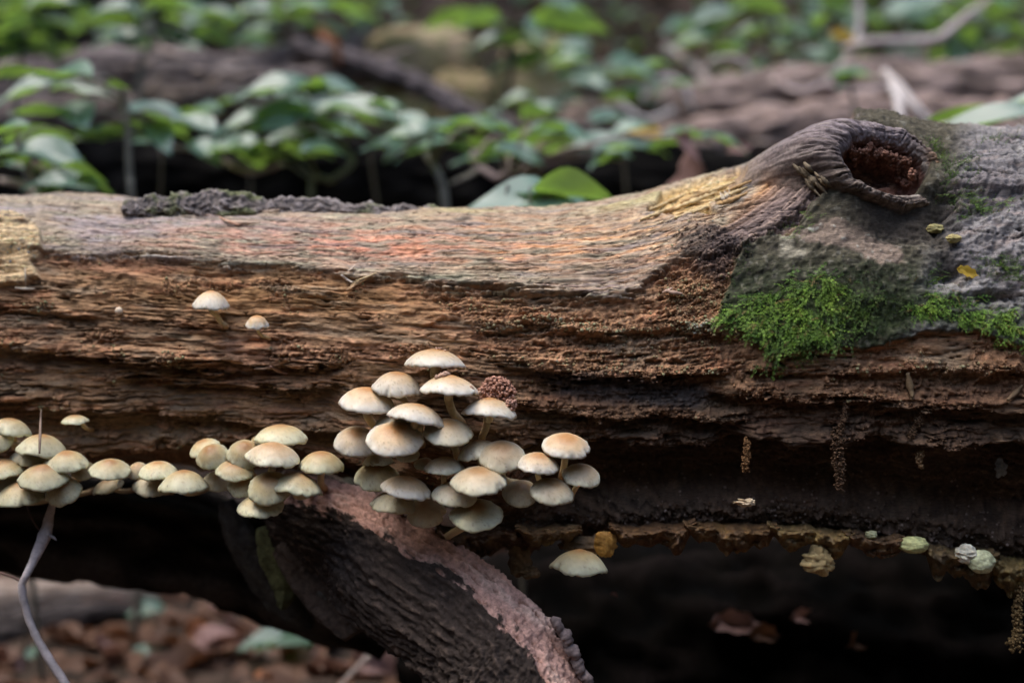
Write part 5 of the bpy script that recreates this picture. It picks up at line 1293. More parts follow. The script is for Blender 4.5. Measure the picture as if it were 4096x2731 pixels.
D1, D2, D3 = 0.62, 0.85, 1.15
plant('leafy seedling with a straight grey stem rising behind the bark strip', 'seedling', [(530, 860, D1), (518, 700, D1), (512, 520, D1), (506, 400, D1)],
      [(110, 365, 250, 'b', 205), (250, 300, 270, 'b', 150), (330, 365, 260, 'b', -20), (60, 300, 200, 'y', 190), (300, 460, 250, 'b', -60), (180, 450, 230, 'y', 200), (470, 345, 90, 'y', 10), (560, 520, 130, 'y', 20), (640, 470, 270, 'b', 10), (640, 540, 190, 'b', -60), (480, 545, 230, 'y', 190), (390, 520, 190, 'b', 170), (790, 500, 200, 'b', -30), (350, 545, 120, 'y', 200)], D1, stem_r=0.0042)
plant('low seedling with yellow green lobed leaves just above the weathered log', 'seedling', [(150, 900, 0.5), (180, 820, 0.5), (120, 700, 0.5), (60, 560, 0.5)],
      [(200, 730, 200, 'b', 190), (280, 725, 230, 'b', 5), (380, 740, 150, 'y', 15), (330, 690, 180, 'y', 30), (190, 760, 130, 'y', 240), (210, 620, 260, 'b', -15), (60, 640, 120, 'y', 230), (150, 540, 250, 'y', 190), (40, 600, 180, 'b', 190), (20, 520, 200, 'g', 170)], 0.5)
plant('seedling with broad pale leaves spreading in the middle of the background', 'seedling', [(1245, 800, 0.72), (1330, 720, 0.72), (1410, 640, 0.72), (1300, 520, 0.75), (1250, 420, 0.75)],
      [(1080, 360, 250, 'b', 190), (1210, 340, 290, 'b', 60), (1330, 360, 220, 'b', 20), (1240, 450, 200, 'b', 200), (1430, 440, 320, 'b', -12), (1130, 440, 220, 'y', 190), (1230, 480, 160, 'y', 220), (1540, 420, 160, 'g', -10), (920, 590, 250, 'b', 170), (990, 620, 200, 'y', 250), (1080, 620, 180, 'y', -10), (1210, 620, 230, 'y', -15), (1180, 560, 220, 'b', 10), (1300, 600, 180, 'b', 20), (960, 490, 200, 'b', 200), (1360, 520, 260, 'g', 0), (1060, 510, 230, 'b', 180)], 0.72, stem_col=(0.14, 0.15, 0.09), stem_r=0.0038)
plant('seedling with forked grey stem and small pale leaves', 'seedling', [(1788, 870, 0.66), (1778, 780, 0.66), (1750, 690, 0.66), (1700, 610, 0.68)],
      [(1620, 540, 190, 'b', 170), (1600, 600, 150, 'b', 220), (1740, 560, 230, 'b', 20), (1790, 520, 200, 'g', 10), (1690, 590, 220, 'g', 180), (1840, 590, 130, 'y', 15), (1530, 580, 160, 'g', 190), (1900, 500, 220, 'g', 0), (2010, 510, 160, 'g', 10), (1640, 500, 160, 'g', 160)], 0.68, stem_r=0.0050)
plant('seedling on a slanting pinkish stem with bright yellow green leaves', 'seedling', [(2080, 790, 0.66), (1980, 710, 0.66), (1890, 655, 0.68)],
      [(1920, 630, 210, 'b', 190), (2010, 625, 200, 'y', 10), (2080, 620, 190, 'b', -15), (2140, 580, 260, 'y', 35), (2250, 520, 230, 'b', 10), (2230, 500, 180, 'b', 0), (2190, 520, 150, 'y', 200), (2410, 590, 220, 'b', -20), (2330, 590, 170, 'b', 190), (2480, 590, 200, 'b', 10), (2420, 640, 170, 'y', 220), (2530, 580, 130, 'b', 0), (2680, 570, 160, 'y', -10), (2760, 540, 170, 'g', 10), (2900, 560, 180, 'g', 0), (2080, 700, 160, 'b', 200)], 0.68, stem_col=(0.24, 0.18, 0.17), stem_r=0.0046)
plant('bright green sprig spreading over the dark gap in the background', 'seedling', [(2030, 520, 1.2), (2040, 300, 1.2), (2050, 110, 1.2)],
      [(1800, 75, 200, 'y', 175), (1900, 85, 190, 'y', 190), (1950, 90, 160, 'g', 190), (2080, 90, 150, 'b', 100), (2160, 100, 150, 'b', 60), (2240, 90, 220, 'y', 20), (2330, 95, 200, 'y', 10), (2290, 40, 190, 'b', 30), (2120, 140, 160, 'g', 0), (1960, 170, 180, 'g', 200), (2060, 165, 200, 'y', 0), (2030, 260, 140, 'b', 200), (2110, 230, 160, 'g', 20)], 1.2, stem_r=0.006, stem_col=(0.05, 0.04, 0.03))
big = plant('single broad green leaf lying close behind the log', 'seedling', [(1960, 920, 0.36), (2120, 850, 0.34)], [(2060, 810, 420, 'b', 190, 0), (2290, 770, 300, 'y', 10, 0.0), (2240, 790, 360, 'b', 5, 0.02)], 0.34, stem_r=0.002)
plant('long arching green leaf behind the mossy end of the log', 'seedling', [(4200, 900, 0.40), (4220, 700, 0.40)], [(3870, 500, 640, 'b', 166, 0.0), (3780, 470, 360, 'y', 170, 0.10), (4180, 380, 400, 'b', 160, 0.05)], 0.40, stem_r=0.003, meshes=[blade_mesh])
plant('leafy shoot high in the background on the left bank', 'seedling', [(560, 330, 1.1), (600, 200, 1.1), (640, 60, 1.1)],
      [(450, 30, 180, 'b', 190), (380, 60, 160, 'g', 170), (500, 140, 170, 'b', 190), (580, 95, 90, 'b', 20), (460, 90, 180, 'y', 180), (700, 150, 240, 'b', 0), (640, 60, 230, 'b', 60), (760, 40, 200, 'b', 30), (820, 140, 130, 'y', 20), (770, 190, 90, 'b', 0), (870, 60, 200, 'g', 10), (700, 20, 240, 'g', 0), (440, 160, 140, 'g', 200), (860, 150, 150, 'y', 20)], 1.1, stem_r=0.004)
plant('leafy shoot at the far left edge of the background', 'seedling', [(60, 400, 1.0), (80, 250, 1.0), (120, 80, 1.0)],
      [(180, 195, 170, 'y', 60), (60, 160, 200, 'g', 180), (40, 230, 200, 'b', 190), (110, 110, 200, 'y', 20), (20, 120, 180, 'g', 190), (220, 15, 200, 'b', 10), (120, 20, 210, 'g', 0), (240, 90, 160, 'g', 20), (30, 30, 220, 'y', 180)], 1.0, stem_r=0.004)
plant('leafy shoot left of the orange curled leaf', 'seedling', [(1100, 260, 1.3), (1120, 140, 1.3), (1160, 40, 1.3)],
      [(1170, 45, 190, 'y', 30), (1060, 80, 170, 'g', 180), (1100, 70, 160, 'g', 20), (1290, 110, 200, 'g', 0), (1020, 130, 200, 'g', 190), (1380, 40, 260, 'g', 25), (1240, 30, 180, 'g', 10), (1000, 40, 180, 'b', 170)], 1.3, stem_r=0.004)
plant('shrub shoots high on the bank above the pale curved twigs', 'seedling', [(3060, 330, 1.5), (3080, 180, 1.5), (3100, 30, 1.5)],
      [(2860, 65, 160, 'b', 190), (2960, 60, 170, 'g', 170), (3060, 30, 210, 'y', 30), (3130, 110, 210, 'b', 0), (3010, 130, 190, 'g', 190), (3250, 80, 160, 'b', 60), (3330, 20, 220, 'g', 0), (3180, 130, 170, 'b', 200), (2930, 170, 200, 'g', 180), (2770, 170, 200, 'g', 190), (3270, 150, 130, 'b', 20), (3350, 20, 170, 'b', 20), (2990, 10, 180, 'y', 30)], 1.5, stem_r=0.004)
plant('shrub shoots at the far right of the bank', 'seedling', [(3780, 400, 1.5), (3800, 220, 1.5), (3760, 20, 1.5)],
      [(3700, 10, 260, 'b', 190), (3770, 40, 200, 'b', 30), (3960, 30, 220, 'g', 0), (4030, 20, 180, 'b', 20), (3830, 190, 190, 'v', 80), (3760, 250, 180, 'y', 70), (3870, 150, 170, 'y', 60), (4040, 230, 200, 'y', 30), (3950, 200, 200, 'g', 30), (4060, 120, 200, 'g', 10), (3890, 30, 200, 'y', 0)], 1.5, stem_r=0.004)
plant('small pale leaved seedling in front of the background log', 'seedling', [(3420, 560, 0.95), (3415, 430, 0.95), (3400, 330, 0.95)],
      [(3370, 300, 130, 'b', 190), (3430, 285, 150, 'b', 10), (3380, 325, 120, 'b', 230), (3440, 300, 120, 'g', 0)], 0.95, stem_r=0.003)
plant('cluster of pale leaves beside the mossy stones', 'seedling', [(2210, 470, 1.1), (2220, 380, 1.1), (2260, 300, 1.1)],
      [(2340, 290, 210, 'b', 20), (2370, 330, 150, 'b', -20), (2260, 250, 180, 'g', 180), (2180, 430, 160, 'b', 190), (2060, 400, 150, 'b', 190), (2150, 420, 150, 'b', 20), (2470, 390, 140, 'y', 0), (2560, 300, 180, 'g', 0), (2620, 250, 170, 'g', 20), (2720, 330, 180, 'g', 10)], 1.1, stem_r=0.003)
# smaller seedlings filling the thicket
GTH = 'small seedlings of the blurred thicket'
THL = ['small seedling among the low yellow green leaves by the weathered log end', 'small seedling right behind the straight grey stem', 'small seedling in front of the rough grey brown trunk', 'small seedling between the broad pale leaves and the forked stem', 'small seedling around the slanting pinkish stem', 'small seedling under the near end of the long background trunk', 'leafy seedling on the bank above the rough grey trunk', 'leafy seedling on the bank beside the grey stick', 'few seedling leaves high above the tan stone', 'seedling between the olive stone and the looped twigs', 'leafy seedling above the slanting grey stick', 'leafy seedling behind the wavy brown twig', 'leafy seedling around the brown stick on the bank', 'leafy seedling above the long pale twig', 'leafy seedling under the bright green sprig']
for k, (cx, cy, w_, h_, y_, n_, tones) in enumerate([(170, 600, 300, 160, 0.60, 6, 'bbyg'), (640, 560, 380, 150, 0.74, 6, 'bbyy'), (1000, 420, 420, 120, 0.95, 10, 'bbg'), (1500, 500, 420, 200, 0.85, 7, 'bbgy'), (2000, 530, 420, 180, 0.80, 6, 'bbyy'), (2500, 540, 420, 160, 0.85, 6, 'bbyg'),
        (380, 180, 420, 220, 1.4, 12, 'bgy'), (900, 110, 420, 180, 1.5, 12, 'bgy'), (1500, 60, 300, 90, 1.6, 6, 'bg'), (2400, 330, 360, 160, 1.3, 10, 'bbg'), (2800, 120, 420, 180, 1.7, 12, 'bgy'), (3200, 230, 360, 160, 1.6, 10, 'bg'), (3850, 130, 420, 220, 1.7, 12, 'bgy'), (3600, 60, 360, 120, 1.8, 9, 'bg'), (2150, 200, 300, 160, 1.5, 8, 'bgy')]):
    lv_ = [(cx + random.uniform(-0.5, 0.5) * w_, cy + random.uniform(-0.5, 0.5) * h_, random.uniform(90, 190), random.choice(tones), random.choice((0, 180)) + random.uniform(-50, 50)) for _ in range(n_)]
    plant(THL[k], 'seedling', [(cx + random.uniform(-40, 40), cy + h_ * 0.9, y_), (cx, cy + h_ * 0.3, y_), (cx + random.uniform(-40, 40), cy - h_ * 0.3, y_)], lv_, y_, GTH, 0.0016, (0.10, 0.085, 0.06))
# seedlings under the log on the litter
ys = G(2690)
plant('small bright green seedling on the litter beside the bark plates', 'seedling', [(1200, 2690, ys), (1205, 2580, ys), (1210, 2500, ys)],
      [(1080, 2560, 230, 'b', 195), (1245, 2545, 180, 'b', 30), (1160, 2560, 180, 'b', 180), (1190, 2650, 260, 'b', 200), (1010, 2620, 180, 'b', 230), (1240, 2600, 160, 'g', 250), (1060, 2580, 110, 'y', 240)], ys, stem_r=0.0014)
ys = G(2490); plant('tiny green sprout on the litter beside the dark fallen branch', 'seedling', [(590, 2490, ys), (585, 2440, ys)], [(565, 2442, 120, 'b', 190), (612, 2430, 130, 'b', 10)], ys, stem_r=0.001)
ys = G(2690); plant('tiny pale sprout on the brown litter below the dark branch', 'seedling', [(600, 2690, ys), (600, 2650, ys)], [(600, 2620, 170, 'b', 10), (560, 2640, 120, 'b', 190)], ys, stem_r=0.001)
ys = G(2760); plant('tiny pale sprout behind the bent grey twig', 'seedling', [(150, 2740, ys), (140, 2640, ys)], [(128, 2605, 70, 'b', 90), (150, 2620, 40, 'g', 30)], ys, stem_r=0.0008)

# ------------------------------------------------------------------ background wood, stones, twigs
def rough_log(name, pix, rad, colr, colr2, label, cat='log', seed=0, n=160, m=72, amp=0.2, group=None, stretch=(2.2, 12.0)):
    P = catmull([at(*q) for q in pix], n); T, N_, B = frames(P)
    r = np.interp(np.linspace(0, 1, n), np.linspace(0, 1, len(rad)), rad)
    a = np.linspace(0, 2 * np.pi, m, endpoint=False); A, I = np.meshgrid(a, np.arange(n))
    L = np.r_[0, np.cumsum(np.linalg.norm(np.diff(P, axis=0), axis=1))][:, None] * np.ones(m)
    sx = L / rad[0]; f = fbm(sx * stretch[0] * 0.3 + seed, np.cos(A) * stretch[1] * 0.3 + np.sin(A) * stretch[1] * 0.21 + seed, 5, seed % 11)
    f2 = fbm(sx * 0.5 + seed * 2, np.cos(A) + np.sin(A) * 0.7, 3, 5)
    rr = r[:, None] * (1 + amp * 1.6 * f + amp * 1.5 * f2)
    V = P[:, None] + rr[..., None] * (np.cos(A)[..., None] * N_[:, None] + np.sin(A)[..., None] * B[:, None])
    V[0] = P[0]; V[-1] = P[-1]
    c = mix(np.broadcast_to(C(*colr), V.shape).copy(), C(*colr2) * 1.25, sst(-0.05, 0.3, f)); c = mix(c, C(*colr) * 0.25, sst(0.05, 0.3, -f) * 0.8)
    base_ = P[n // 2]
    o = obj(name, mesh_np(name, (V - base_).reshape(-1, 3), grid_faces(n, m, True), np.clip(c, 0.003, 0.8).reshape(-1, 3)), M['rotshade'] if name in ('rotten_shade_log', 'gap_shade_log') else M['bark'], None, base_)
    return tag(o, label, cat, group)
rough_log('dead_log', [(2250, 560, 1.35), (2700, 500, 1.32), (3200, 440, 1.3), (3700, 430, 1.3), (4300, 420, 1.3), (5200, 400, 1.3)], [0.05, 0.062, 0.07, 0.072, 0.075], (0.12, 0.088, 0.074), (0.26, 0.195, 0.17), 'long brown fallen trunk across the background behind the knot', 'log', 3)
rough_log('dead_log', [(2500, 610, 1.22), (2900, 590, 1.2), (3400, 520, 1.2), (3900, 540, 1.2), (4600, 560, 1.2)], [0.035, 0.05, 0.045, 0.05, 0.05], (0.14, 0.10, 0.085), (0.28, 0.205, 0.175), 'lower reddish brown trunk lying against the long background one', 'log', 4)
rough_log('dead_log', [(-500, 420, 1.35), (200, 380, 1.32), (560, 330, 1.3), (900, 330, 1.3), (1250, 230, 1.3), (1450, 170, 1.32)], [0.06, 0.06, 0.052, 0.045, 0.03, 0.02], (0.09, 0.07, 0.068), (0.20, 0.165, 0.15), 'rough grey brown fallen trunk across the upper left background', 'log', 5)
rough_log('dead_log', [(-600, 520, 1.25), (200, 470, 1.22), (700, 430, 1.2), (1200, 330, 1.22), (1600, 260, 1.25)], [0.03, 0.03, 0.026, 0.022, 0.016], (0.10, 0.078, 0.07), (0.22, 0.18, 0.165), 'thinner dead trunk crossing below the rough grey one', 'log', 6)
rough_log('dead_branch', [(1180, 190, 1.25), (1450, 260, 1.2), (1650, 330, 1.18), (1850, 440, 1.16), (2050, 520, 1.15), (2400, 540, 1.15)], [0.015, 0.017, 0.015, 0.016, 0.018, 0.014], (0.065, 0.052, 0.05), (0.17, 0.14, 0.14), 'dark dead branch sloping down in front of the mossy stones', 'branch', 7)
# dark rotten log and pale branch lying below on the ground
rough_log('rotten_shade_log', [(-2600, 3300, 0.36), (-1500, 2300, 0.36), (-700, 2090, 0.36), (0, 2100, 0.34), (400, 2115, 0.32), (800, 2180, 0.29), (1150, 2290, 0.26), (1400, 2400, 0.24), (1600, 2520, 0.23)], [0.05, 0.05, 0.047, 0.047, 0.047, 0.047, 0.045, 0.04, 0.03], (0.022, 0.018, 0.015), (0.055, 0.045, 0.037), 'dark rotten log in the shade behind the row of mushrooms', 'log', 8)
rough_log('rotten_shade_log', [(1650, 2640, 0.48), (1900, 2640, 0.46), (2400, 2650, 0.44), (3000, 2660, 0.43), (3700, 2670, 0.43), (4500, 2680, 0.43), (5500, 2700, 0.43)], [0.05, 0.10, 0.125, 0.13, 0.13, 0.13, 0.12], (0.004, 0.0035, 0.003), (0.009, 0.007, 0.0065), 'black log shape added for the deep shade under the lip of the log', 'log', 11)  # near-black mass put in as the deep shade below the log
rough_log('pale_branch', [(-700, 2500, G(2620)), (-200, 2440, G(2560)), (150, 2390, G(2490)), (420, 2370, G(2440)), (620, 2375, G(2400))], [0.040, 0.034, 0.028, 0.022, 0.012], (0.36, 0.27, 0.21), (0.44, 0.36, 0.30), 'smooth pale fallen branch on the litter behind the bent twig', 'branch', 9, amp=0.03)
rough_log('fallen_branch', [(-600, 2620, G(2690)), (0, 2530, G(2590)), (300, 2470, G(2530)), (560, 2430, G(2470))], [0.024, 0.022, 0.018, 0.008], (0.05, 0.04, 0.037), (0.09, 0.075, 0.07), 'dark fallen branch on the litter under the pale one', 'branch', 10)

rough_log('gap_shade_log', [(-1200, 780, 1.12), (0, 730, 1.10), (700, 705, 1.08), (1300, 710, 1.08), (2000, 740, 1.08), (2700, 740, 1.08), (3300, 800, 1.1), (4600, 860, 1.15)], [0.05, 0.062, 0.068, 0.064, 0.060, 0.056, 0.05, 0.05], (0.006, 0.0055, 0.005), (0.012, 0.011, 0.010), 'black log shape standing in for shade in the gap under the background leaves', 'log', 13)  # added log whose near-black colour makes the gap read as shade
def stone(px, py, w, h, y, colr, label, seed):
    n_, m_ = 48, 64
    u = np.linspace(0.01, np.pi - 0.01, n_); a = np.linspace(0, 2 * np.pi, m_, endpoint=False); A, U = np.meshgrid(a, u)
    d = np.stack([np.sin(U) * np.cos(A), np.sin(U) * np.sin(A), np.cos(U)], -1)
    d = np.sign(d) * np.abs(d) ** 0.62
    f = fbm(d[..., 0] * 1.4 + seed, d[..., 2] * 1.4 + d[..., 1], 4, seed)
    s = pxm(y); V = d * (1 + 0.16 * f)[..., None] * C(w / 2 * s, w / 2.4 * s, h / 2 * s)
    g = fbm(d[..., 0] * 4 + seed, d[..., 2] * 4 + 3, 4, seed + 2)
    c = mix(np.broadcast_to(C(*colr), V.shape).copy(), C(0.36, 0.24, 0.16), sst(0, 0.35, g) * 0.7); c = mix(c, C(0.12, 0.15, 0.04), sst(0.0, 0.35, -g) * 0.7)
    o = obj('boulder', mesh_np('boulder', V.reshape(-1, 3), grid_faces(n_, m_, True), np.clip(c, 0.003, 0.8).reshape(-1, 3)), M['stone'], None, at(px, py, y))
    tag(o, label, 'stone')
stone(1690, 250, 430, 270, 1.72, (0.29, 0.235, 0.135), 'blocky tan stone behind the dead branch', 3)
stone(2170, 320, 330, 330, 1.72, (0.22, 0.195, 0.10), 'olive mossy stone beside the tan one', 5)
stone(1850, 420, 260, 260, 1.62, (0.24, 0.18, 0.09), 'brown mossy stone wedged low between two others', 6)
stone(1640, 720, 420, 280, 1.25, (0.075, 0.075, 0.045), 'dim mossy stone in the dark gap below the leaves', 7)

TG = 'dry twigs strewn over the background'
TW = [
    ([(3370, 195, 1.3), (3500, 165, 1.28), (3650, 165, 1.28), (3760, 150, 1.28), (3860, 70, 1.3), (3960, 0, 1.3)], 22, (0.34, 0.29, 0.28), 'long pale twig curving up over the background trunk'),
    ([(3440, -40, 1.35), (3435, 130, 1.33), (3400, 220, 1.3), (3340, 290, 1.28)], 20, (0.26, 0.23, 0.22), 'upright grey twig crossing the long pale one'),
    ([(3535, 285, 1.05), (3600, 350, 1.02), (3660, 430, 1.0), (3720, 490, 1.0), (3790, 515, 1.0), (3850, 480, 1.02)], 23, (0.46, 0.41, 0.38), 'pale bent stick leaning in front of the background trunk'),
    ([(3560, 340, 1.0), (3590, 390, 0.97), (3600, 470, 0.95), (3615, 600, 0.92)], 22, (0.44, 0.40, 0.38), 'pale straight stick standing behind the knot'),
    ([(2660, 190, 1.6), (2740, 240, 1.55), (2810, 300, 1.5), (2850, 380, 1.45)], 26, (0.26, 0.22, 0.20), 'grey stick slanting above the looped twigs'),
    ([(2790, 300, 1.32), (2850, 245, 1.3), (2930, 230, 1.3), (2990, 270, 1.3), (2990, 330, 1.3), (2920, 400, 1.3)], 16, (0.30, 0.26, 0.24), 'thin twig looping in a high arch over the trunk'),
    ([(2560, 420, 1.25), (2600, 330, 1.25), (2680, 310, 1.25), (2740, 350, 1.25), (2760, 430, 1.25)], 16, (0.32, 0.28, 0.27), 'thin twig looping in a low arch over the trunk'),
    ([(2640, 420, 1.22), (2690, 345, 1.2), (2730, 350, 1.2), (2770, 440, 1.2)], 13, (0.34, 0.30, 0.28), 'small inner loop of pale twig'),
    ([(2470, 400, 1.22), (2540, 460, 1.2), (2600, 480, 1.2), (2700, 440, 1.2)], 18, (0.34, 0.31, 0.30), 'pale twig lying along the near end of the trunk'),
    ([(3700, 150, 1.75), (3698, 250, 1.72), (3705, 360, 1.7)], 34, (0.06, 0.055, 0.04), 'dark upright stem beyond the background trunk'),
    ([(4130, 90, 1.5), (3950, 200, 1.5), (3800, 290, 1.5), (3690, 370, 1.5)], 26, (0.22, 0.19, 0.16), 'brown stick slanting down the right bank'),
    ([(3090, 320, 1.25), (3200, 370, 1.22), (3300, 340, 1.22), (3420, 370, 1.22), (3560, 350, 1.22)], 20, (0.30, 0.24, 0.22), 'wavy brown twig resting along the trunk top'),
    ([(130, 120, 0.95), (110, 160, 0.95), (90, 200, 0.95)], 0, (0, 0, 0), ''),
    ([(60, 660, 0.56), (150, 660, 0.55), (210, 720, 0.54), (260, 800, 0.5)], 14, (0.26, 0.21, 0.18), 'brown twig under the low seedling leaves'),
    ([(0, 720, 0.58), (90, 740, 0.56), (160, 790, 0.54)], 20, (0.30, 0.25, 0.22), 'short pale stick low behind the weathered log end'),
    ([(690, 590, 0.78), (780, 600, 0.76), (860, 630, 0.75), (1000, 690, 0.73), (1120, 660, 0.72)], 13, (0.30, 0.24, 0.21), 'pinkish twig sagging under the broad pale leaves'),
    ([(1800, 735, 0.67), (1880, 700, 0.67), (1940, 660, 0.68)], 11, (0.22, 0.2, 0.16), 'thin side twig forking from the grey stem'),
    ([(2040, -20, 1.7), (1950, 30, 1.7), (2060, 90, 1.65)], 0, (0, 0, 0), ''),
    ([(1320, 2790, 0.50), (1400, 2700, 0.50), (1480, 2620, 0.5), (1560, 2570, 0.5), (1640, 2560, 0.5)], 14, (0.42, 0.36, 0.33), 'pale stick poking up from the litter by the split branch'),
    ([(700, 2590, G(2600)), (760, 2640, G(2650)), (820, 2690, G(2700)), (900, 2760, G(2770))], 10, (0.14, 0.09, 0.075), 'thin brown stick among the litter leaves'),
    ([(580, 40, 1.6), (600, 110, 1.6), (570, 200, 1.6)], 22, (0.24, 0.2, 0.19), 'grey stick on the upper left bank'),
]
for k, (pts, w_, c, lab) in enumerate(TW):
    if not w_: continue
    s = pxm(pts[0][2])
    c = tuple(min(0.6, 1.25 * q) for q in c)
    twig('dead_twig', pts, [w_ * s * 0.6, w_ * s * 0.8, w_ * s * 0.7], c, lab, 'twig', TG, 50, 10, 0.16, k)

# ------------------------------------------------------------------ dry leaves
def dry(px, py, Lp, y, key, label, yaw=None, pit_=None, rol=None, group=None, onground=False):
    p = at(px, py, y)
    L = Lp * pxm(y)
    o = obj('fallen_leaf', random.choice(dry_meshes[key]), None)
    o.matrix_world = Matrix.Translation(Vector(p)) @ Euler((R(rol if rol is not None else random.uniform(-10, 45)), R(pit_ if pit_ is not None else random.uniform(-35, 35)), R(yaw if yaw is not None else random.uniform(0, 360)))).to_matrix().to_4x4() @ Matrix.Diagonal((L, L, L, 1))
    return tag(o, label, 'leaf', group)
dry(1345, 170, 190, 1.18, 'orange', 'curled orange leaf caught on the background trunk', 40, 30, 50)
dry(3372, 148, 110, 1.27, 'yellow', 'yellow leaf caught on the long pale twig', 10, 10, 60)
dry(2590, 540, 150, 0.70, 'yellow', 'yellowed leaf among the green ones above the dark gap', 5, 0, 40)
dry(2770, 660, 380, 0.62, 'pinkdry', 'large reddish dry leaf standing in the gap behind the log', 70, 40, 70)
dry(2950, 600, 120, 0.7, 'pinkdry', 'pale dry leaf scrap beside the reddish one', 30, 0, 60)
dry(3870, 1090, 100, surf_y(3870, 1090) - 0.002, 'yellow', 'ochre leaf scrap stuck on the grey bark', 15, 22, 68)
dry(1430, 2650, 300, G(2760), 'pinkdry', 'pink brown dry leaf upright beside the pale stick', 100, 60, 40)
dry(1560, 2690, 300, G(2760), 'pinkdry', 'pinkish dry leaf at the foot of the split branch', 20, 20, 35)
dry(1480, 2760, 300, G(2800), 'orange', 'orange dry leaf at the foot of the pale stick', 0, 0, 30)
dry(880, 2430, 170, G(2480), 'pinkdry', 'pale curled dry leaf under the bark plates', 70, 30, 45)
dry(920, 2540, 240, G(2610), 'pinkdry', 'folded mauve dry leaf under the bark plates', 110, 50, 40)
dry(760, 2690, 420, G(2720), 'dry', 'large tan dry leaf on the litter below the tiny sprouts', 10, 5, 25)
for px, py, L_, y_, lab in ((2930, 2500, 230, 0.30, 'pinkish dry leaf in the deep shade under the lip'), (3060, 2540, 170, 0.29, 'smaller dry leaf below the pinkish one in the deep shade'), (3210, 2470, 140, 0.31, 'curled dry leaf scrap in the deep shade'), (3420, 2570, 170, 0.29, 'brown dry leaf resting low on the black shade log'), (2460, 2375, 40, 0.11, 'tiny pale leaf scrap behind the lone hanging mushroom')):
    dry(px, py, L_, y_, 'dry' if 'brown' in lab or 'smaller' in lab else 'pinkdry', lab, random.uniform(0, 60), 10, 55)
GLT = 'dry leaves of the litter under the log'
n_l = 0
for k in range(120):
    y_ = random.uniform(0.46, 1.15); x_ = random.uniform(-0.75, 0.35) if k < 95 else random.uniform(-0.75, 0.75)
    key = random.choice(['dry', 'dry', 'dry', 'pinkdry', 'orange'])
    L = random.uniform(0.045, 0.10)
    o = obj('fallen_leaf', random.choice(dry_meshes[key]), None)
    o.matrix_world = Matrix.Translation(Vector((x_, y_, gz(x_, y_) + 0.006 + random.uniform(0, 0.014)))) @ Euler((R(random.uniform(-30, 40)), R(random.uniform(-30, 30)), random.uniform(0, 6.28))).to_matrix().to_4x4() @ Matrix.Diagonal((L, L, L, 1))
    tag(o, {'dry': 'dry brown leaf lying among the litter under the log', 'pinkdry': 'pale pinkish dry leaf lying among the litter under the log', 'orange': 'orange dry leaf lying among the litter under the log'}[key], 'leaf', GLT)
# ground cover on the bank and litter beyond: too many to count
def mass(name, V0, F0, n_, xr, yr, size, cols, mat, label, cat, zr=(0, 0.02), tilt=0.5, dens=None):
    x = rng.uniform(*xr, n_); y = rng.uniform(*yr, n_)
    if dens is not None:
        k = dens(x, y) > rng.random(n_); x, y = x[k], y[k]; n_ = len(x)
    z = gheight(x, y) + rng.uniform(*zr, n_)
    yaw = rng.uniform(0, 6.28, n_); ti = rng.normal(0.15, tilt, n_); ro = rng.normal(0, tilt, n_)
    Rz = np.zeros((n_, 3, 3)); Rz[:, 0, 0] = np.cos(yaw); Rz[:, 0, 1] = -np.sin(yaw); Rz[:, 1, 0] = np.sin(yaw); Rz[:, 1, 1] = np.cos(yaw); Rz[:, 2, 2] = 1
    Rx = np.zeros((n_, 3, 3)); Rx[:, 0, 0] = 1; Rx[:, 1, 1] = np.cos(ti); Rx[:, 1, 2] = -np.sin(ti); Rx[:, 2, 1] = np.sin(ti); Rx[:, 2, 2] = np.cos(ti)
    Ry = np.zeros((n_, 3, 3)); Ry[:, 1, 1] = 1; Ry[:, 0, 0] = np.cos(ro); Ry[:, 0, 2] = np.sin(ro); Ry[:, 2, 0] = -np.sin(ro); Ry[:, 2, 2] = np.cos(ro)
    s = rng.uniform(*size, n_)
    V, F_, Cc = scatter(V0, F0, np.stack([x, y, z], -1), Rx @ Rz @ Ry, s, np.tile(C(*cols), (n_, 1)))
    o = obj(name, mesh_np(name, V, F_), mat)
    o['kind'] = 'stuff'; o['label'] = label; o['category'] = cat
    return o
lv, lf_ = leaf_np(0.6, 5, 3, 0.2, 0.2, 0.02)
mass('undergrowth', lv, lf_, 14000, (-2.4, 2.4), (1.6, 4.2), (0.025, 0.07), (0, 0, 0), M['leaf'], 'blurred green undergrowth covering the bank', 'undergrowth', (0.0, 0.16), 0.45, lambda x, y: 0.15 + 0.85 * sst(-0.1, 0.25, fbm(x * 1.5, y * 1.5, 3, 44)))
mass('leaf_litter', lv, lf_, 9000, (-2.4, 2.4), (-0.8, 3.6), (0.03, 0.07), (0, 0, 0), M['dry'], 'brown leaf litter covering the forest floor', 'leaf litter', (0.0, 0.012), 0.3)

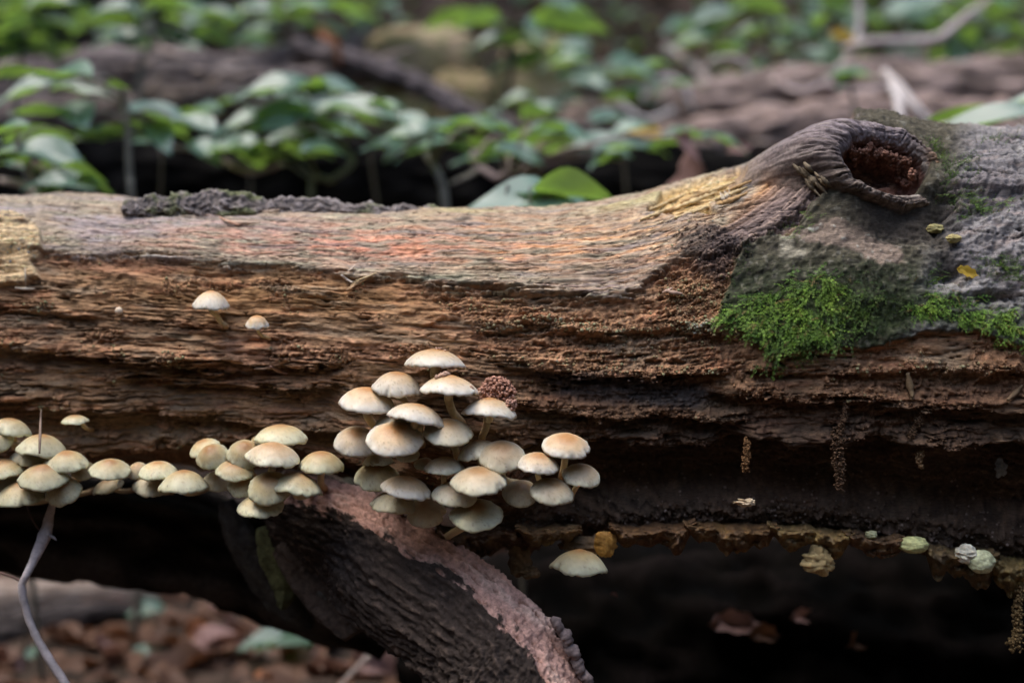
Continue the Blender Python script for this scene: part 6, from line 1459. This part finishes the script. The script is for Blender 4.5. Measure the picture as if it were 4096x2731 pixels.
# ------------------------------------------------------------------ unseen foliage ring added to block low light and keep it overhead
def light_screen():
    n_ = 15000
    a = rng.uniform(0, 2 * np.pi, n_); h = rng.random(n_)
    rad = rng.uniform(2.6, 4.6, n_) + 0.5 * np.sin(a * 5) + 0.3 * h
    x = rad * np.cos(a); y = rad * np.sin(a) - 0.2
    z = gheight(x, y) + 0.05 + 4.4 * h
    keep = ((y < 2.6) | (z > 2.2)) & ((y > -1.2) | (z < 2.3))
    x, y, z = x[keep], y[keep], z[keep]; n2 = len(x)
    V, F_, Cc = scatter(lv, lf_, np.stack([x, y, z], -1), rand_rot(n2), rng.uniform(0.25, 0.5, n2), np.tile(C(0, 0, 0), (n2, 1)))
    o = obj('light_screen_foliage', mesh_np('light_screen_foliage', V, F_), M['wild'])
    o['kind'] = 'stuff'; o['label'] = 'unseen ring of foliage added to block low light around the log'; o['category'] = 'light_screen'
light_screen()

# sticks and scraps caught on the background wood: too many to count
n_ = 900
x = rng.uniform(-0.95, 0.95, n_); y = rng.uniform(1.02, 1.75, n_)
P_ = np.stack([x, y, np.zeros(n_)], -1)
P_[:, 2] = gheight(x, y) + rng.uniform(0.0, 0.03, n_)
onl = rng.random(n_) < 0.55                                     # more of them lodged on the trunks
tl = [o_ for o_ in bpy.data.objects if o_.name.startswith('dead_log')]
for o_ in tl:
    vv = np.empty(len(o_.data.vertices) * 3, np.float32); o_.data.vertices.foreach_get('co', vv); vv = vv.reshape(-1, 3) + np.array(o_.location)
    pick_ = rng.choice(np.where(onl)[0], int(onl.sum() / len(tl)), replace=False)
    q = vv[rng.choice(len(vv), len(pick_))]; P_[pick_] = q + rng.normal(0, 0.006, q.shape)
yaw = rng.normal(0, 0.7, n_); ti = rng.normal(0, 0.35, n_)
rx = np.stack([np.cos(yaw) * np.cos(ti), np.sin(yaw) * np.cos(ti), np.sin(ti)], -1)
rz = np.tile(C(0, -0.3, 1.0), (n_, 1)); rz -= rx * (rz * rx).sum(1)[:, None]; rz /= np.linalg.norm(rz, axis=1)[:, None]
R3 = np.stack([rx, np.cross(rz, rx), rz], -1)
sc = np.stack([rng.uniform(0.03, 0.16, n_), rng.uniform(0.003, 0.011, n_), rng.uniform(0.003, 0.009, n_)], -1)
cc = C(0.30, 0.235, 0.20) * rng.uniform(0.25, 1.5, (n_, 1))
V, F_, Cc = scatter(SPL_V, SPL_F, P_, R3, sc, cc)
o = obj('twig_debris', mesh_np('twig_debris', V, F_, Cc, False), M['twig'])
o['kind'] = 'stuff'; o['label'] = 'blurred dead twigs and bark scraps strewn over the background trunks'; o['category'] = 'twig debris'
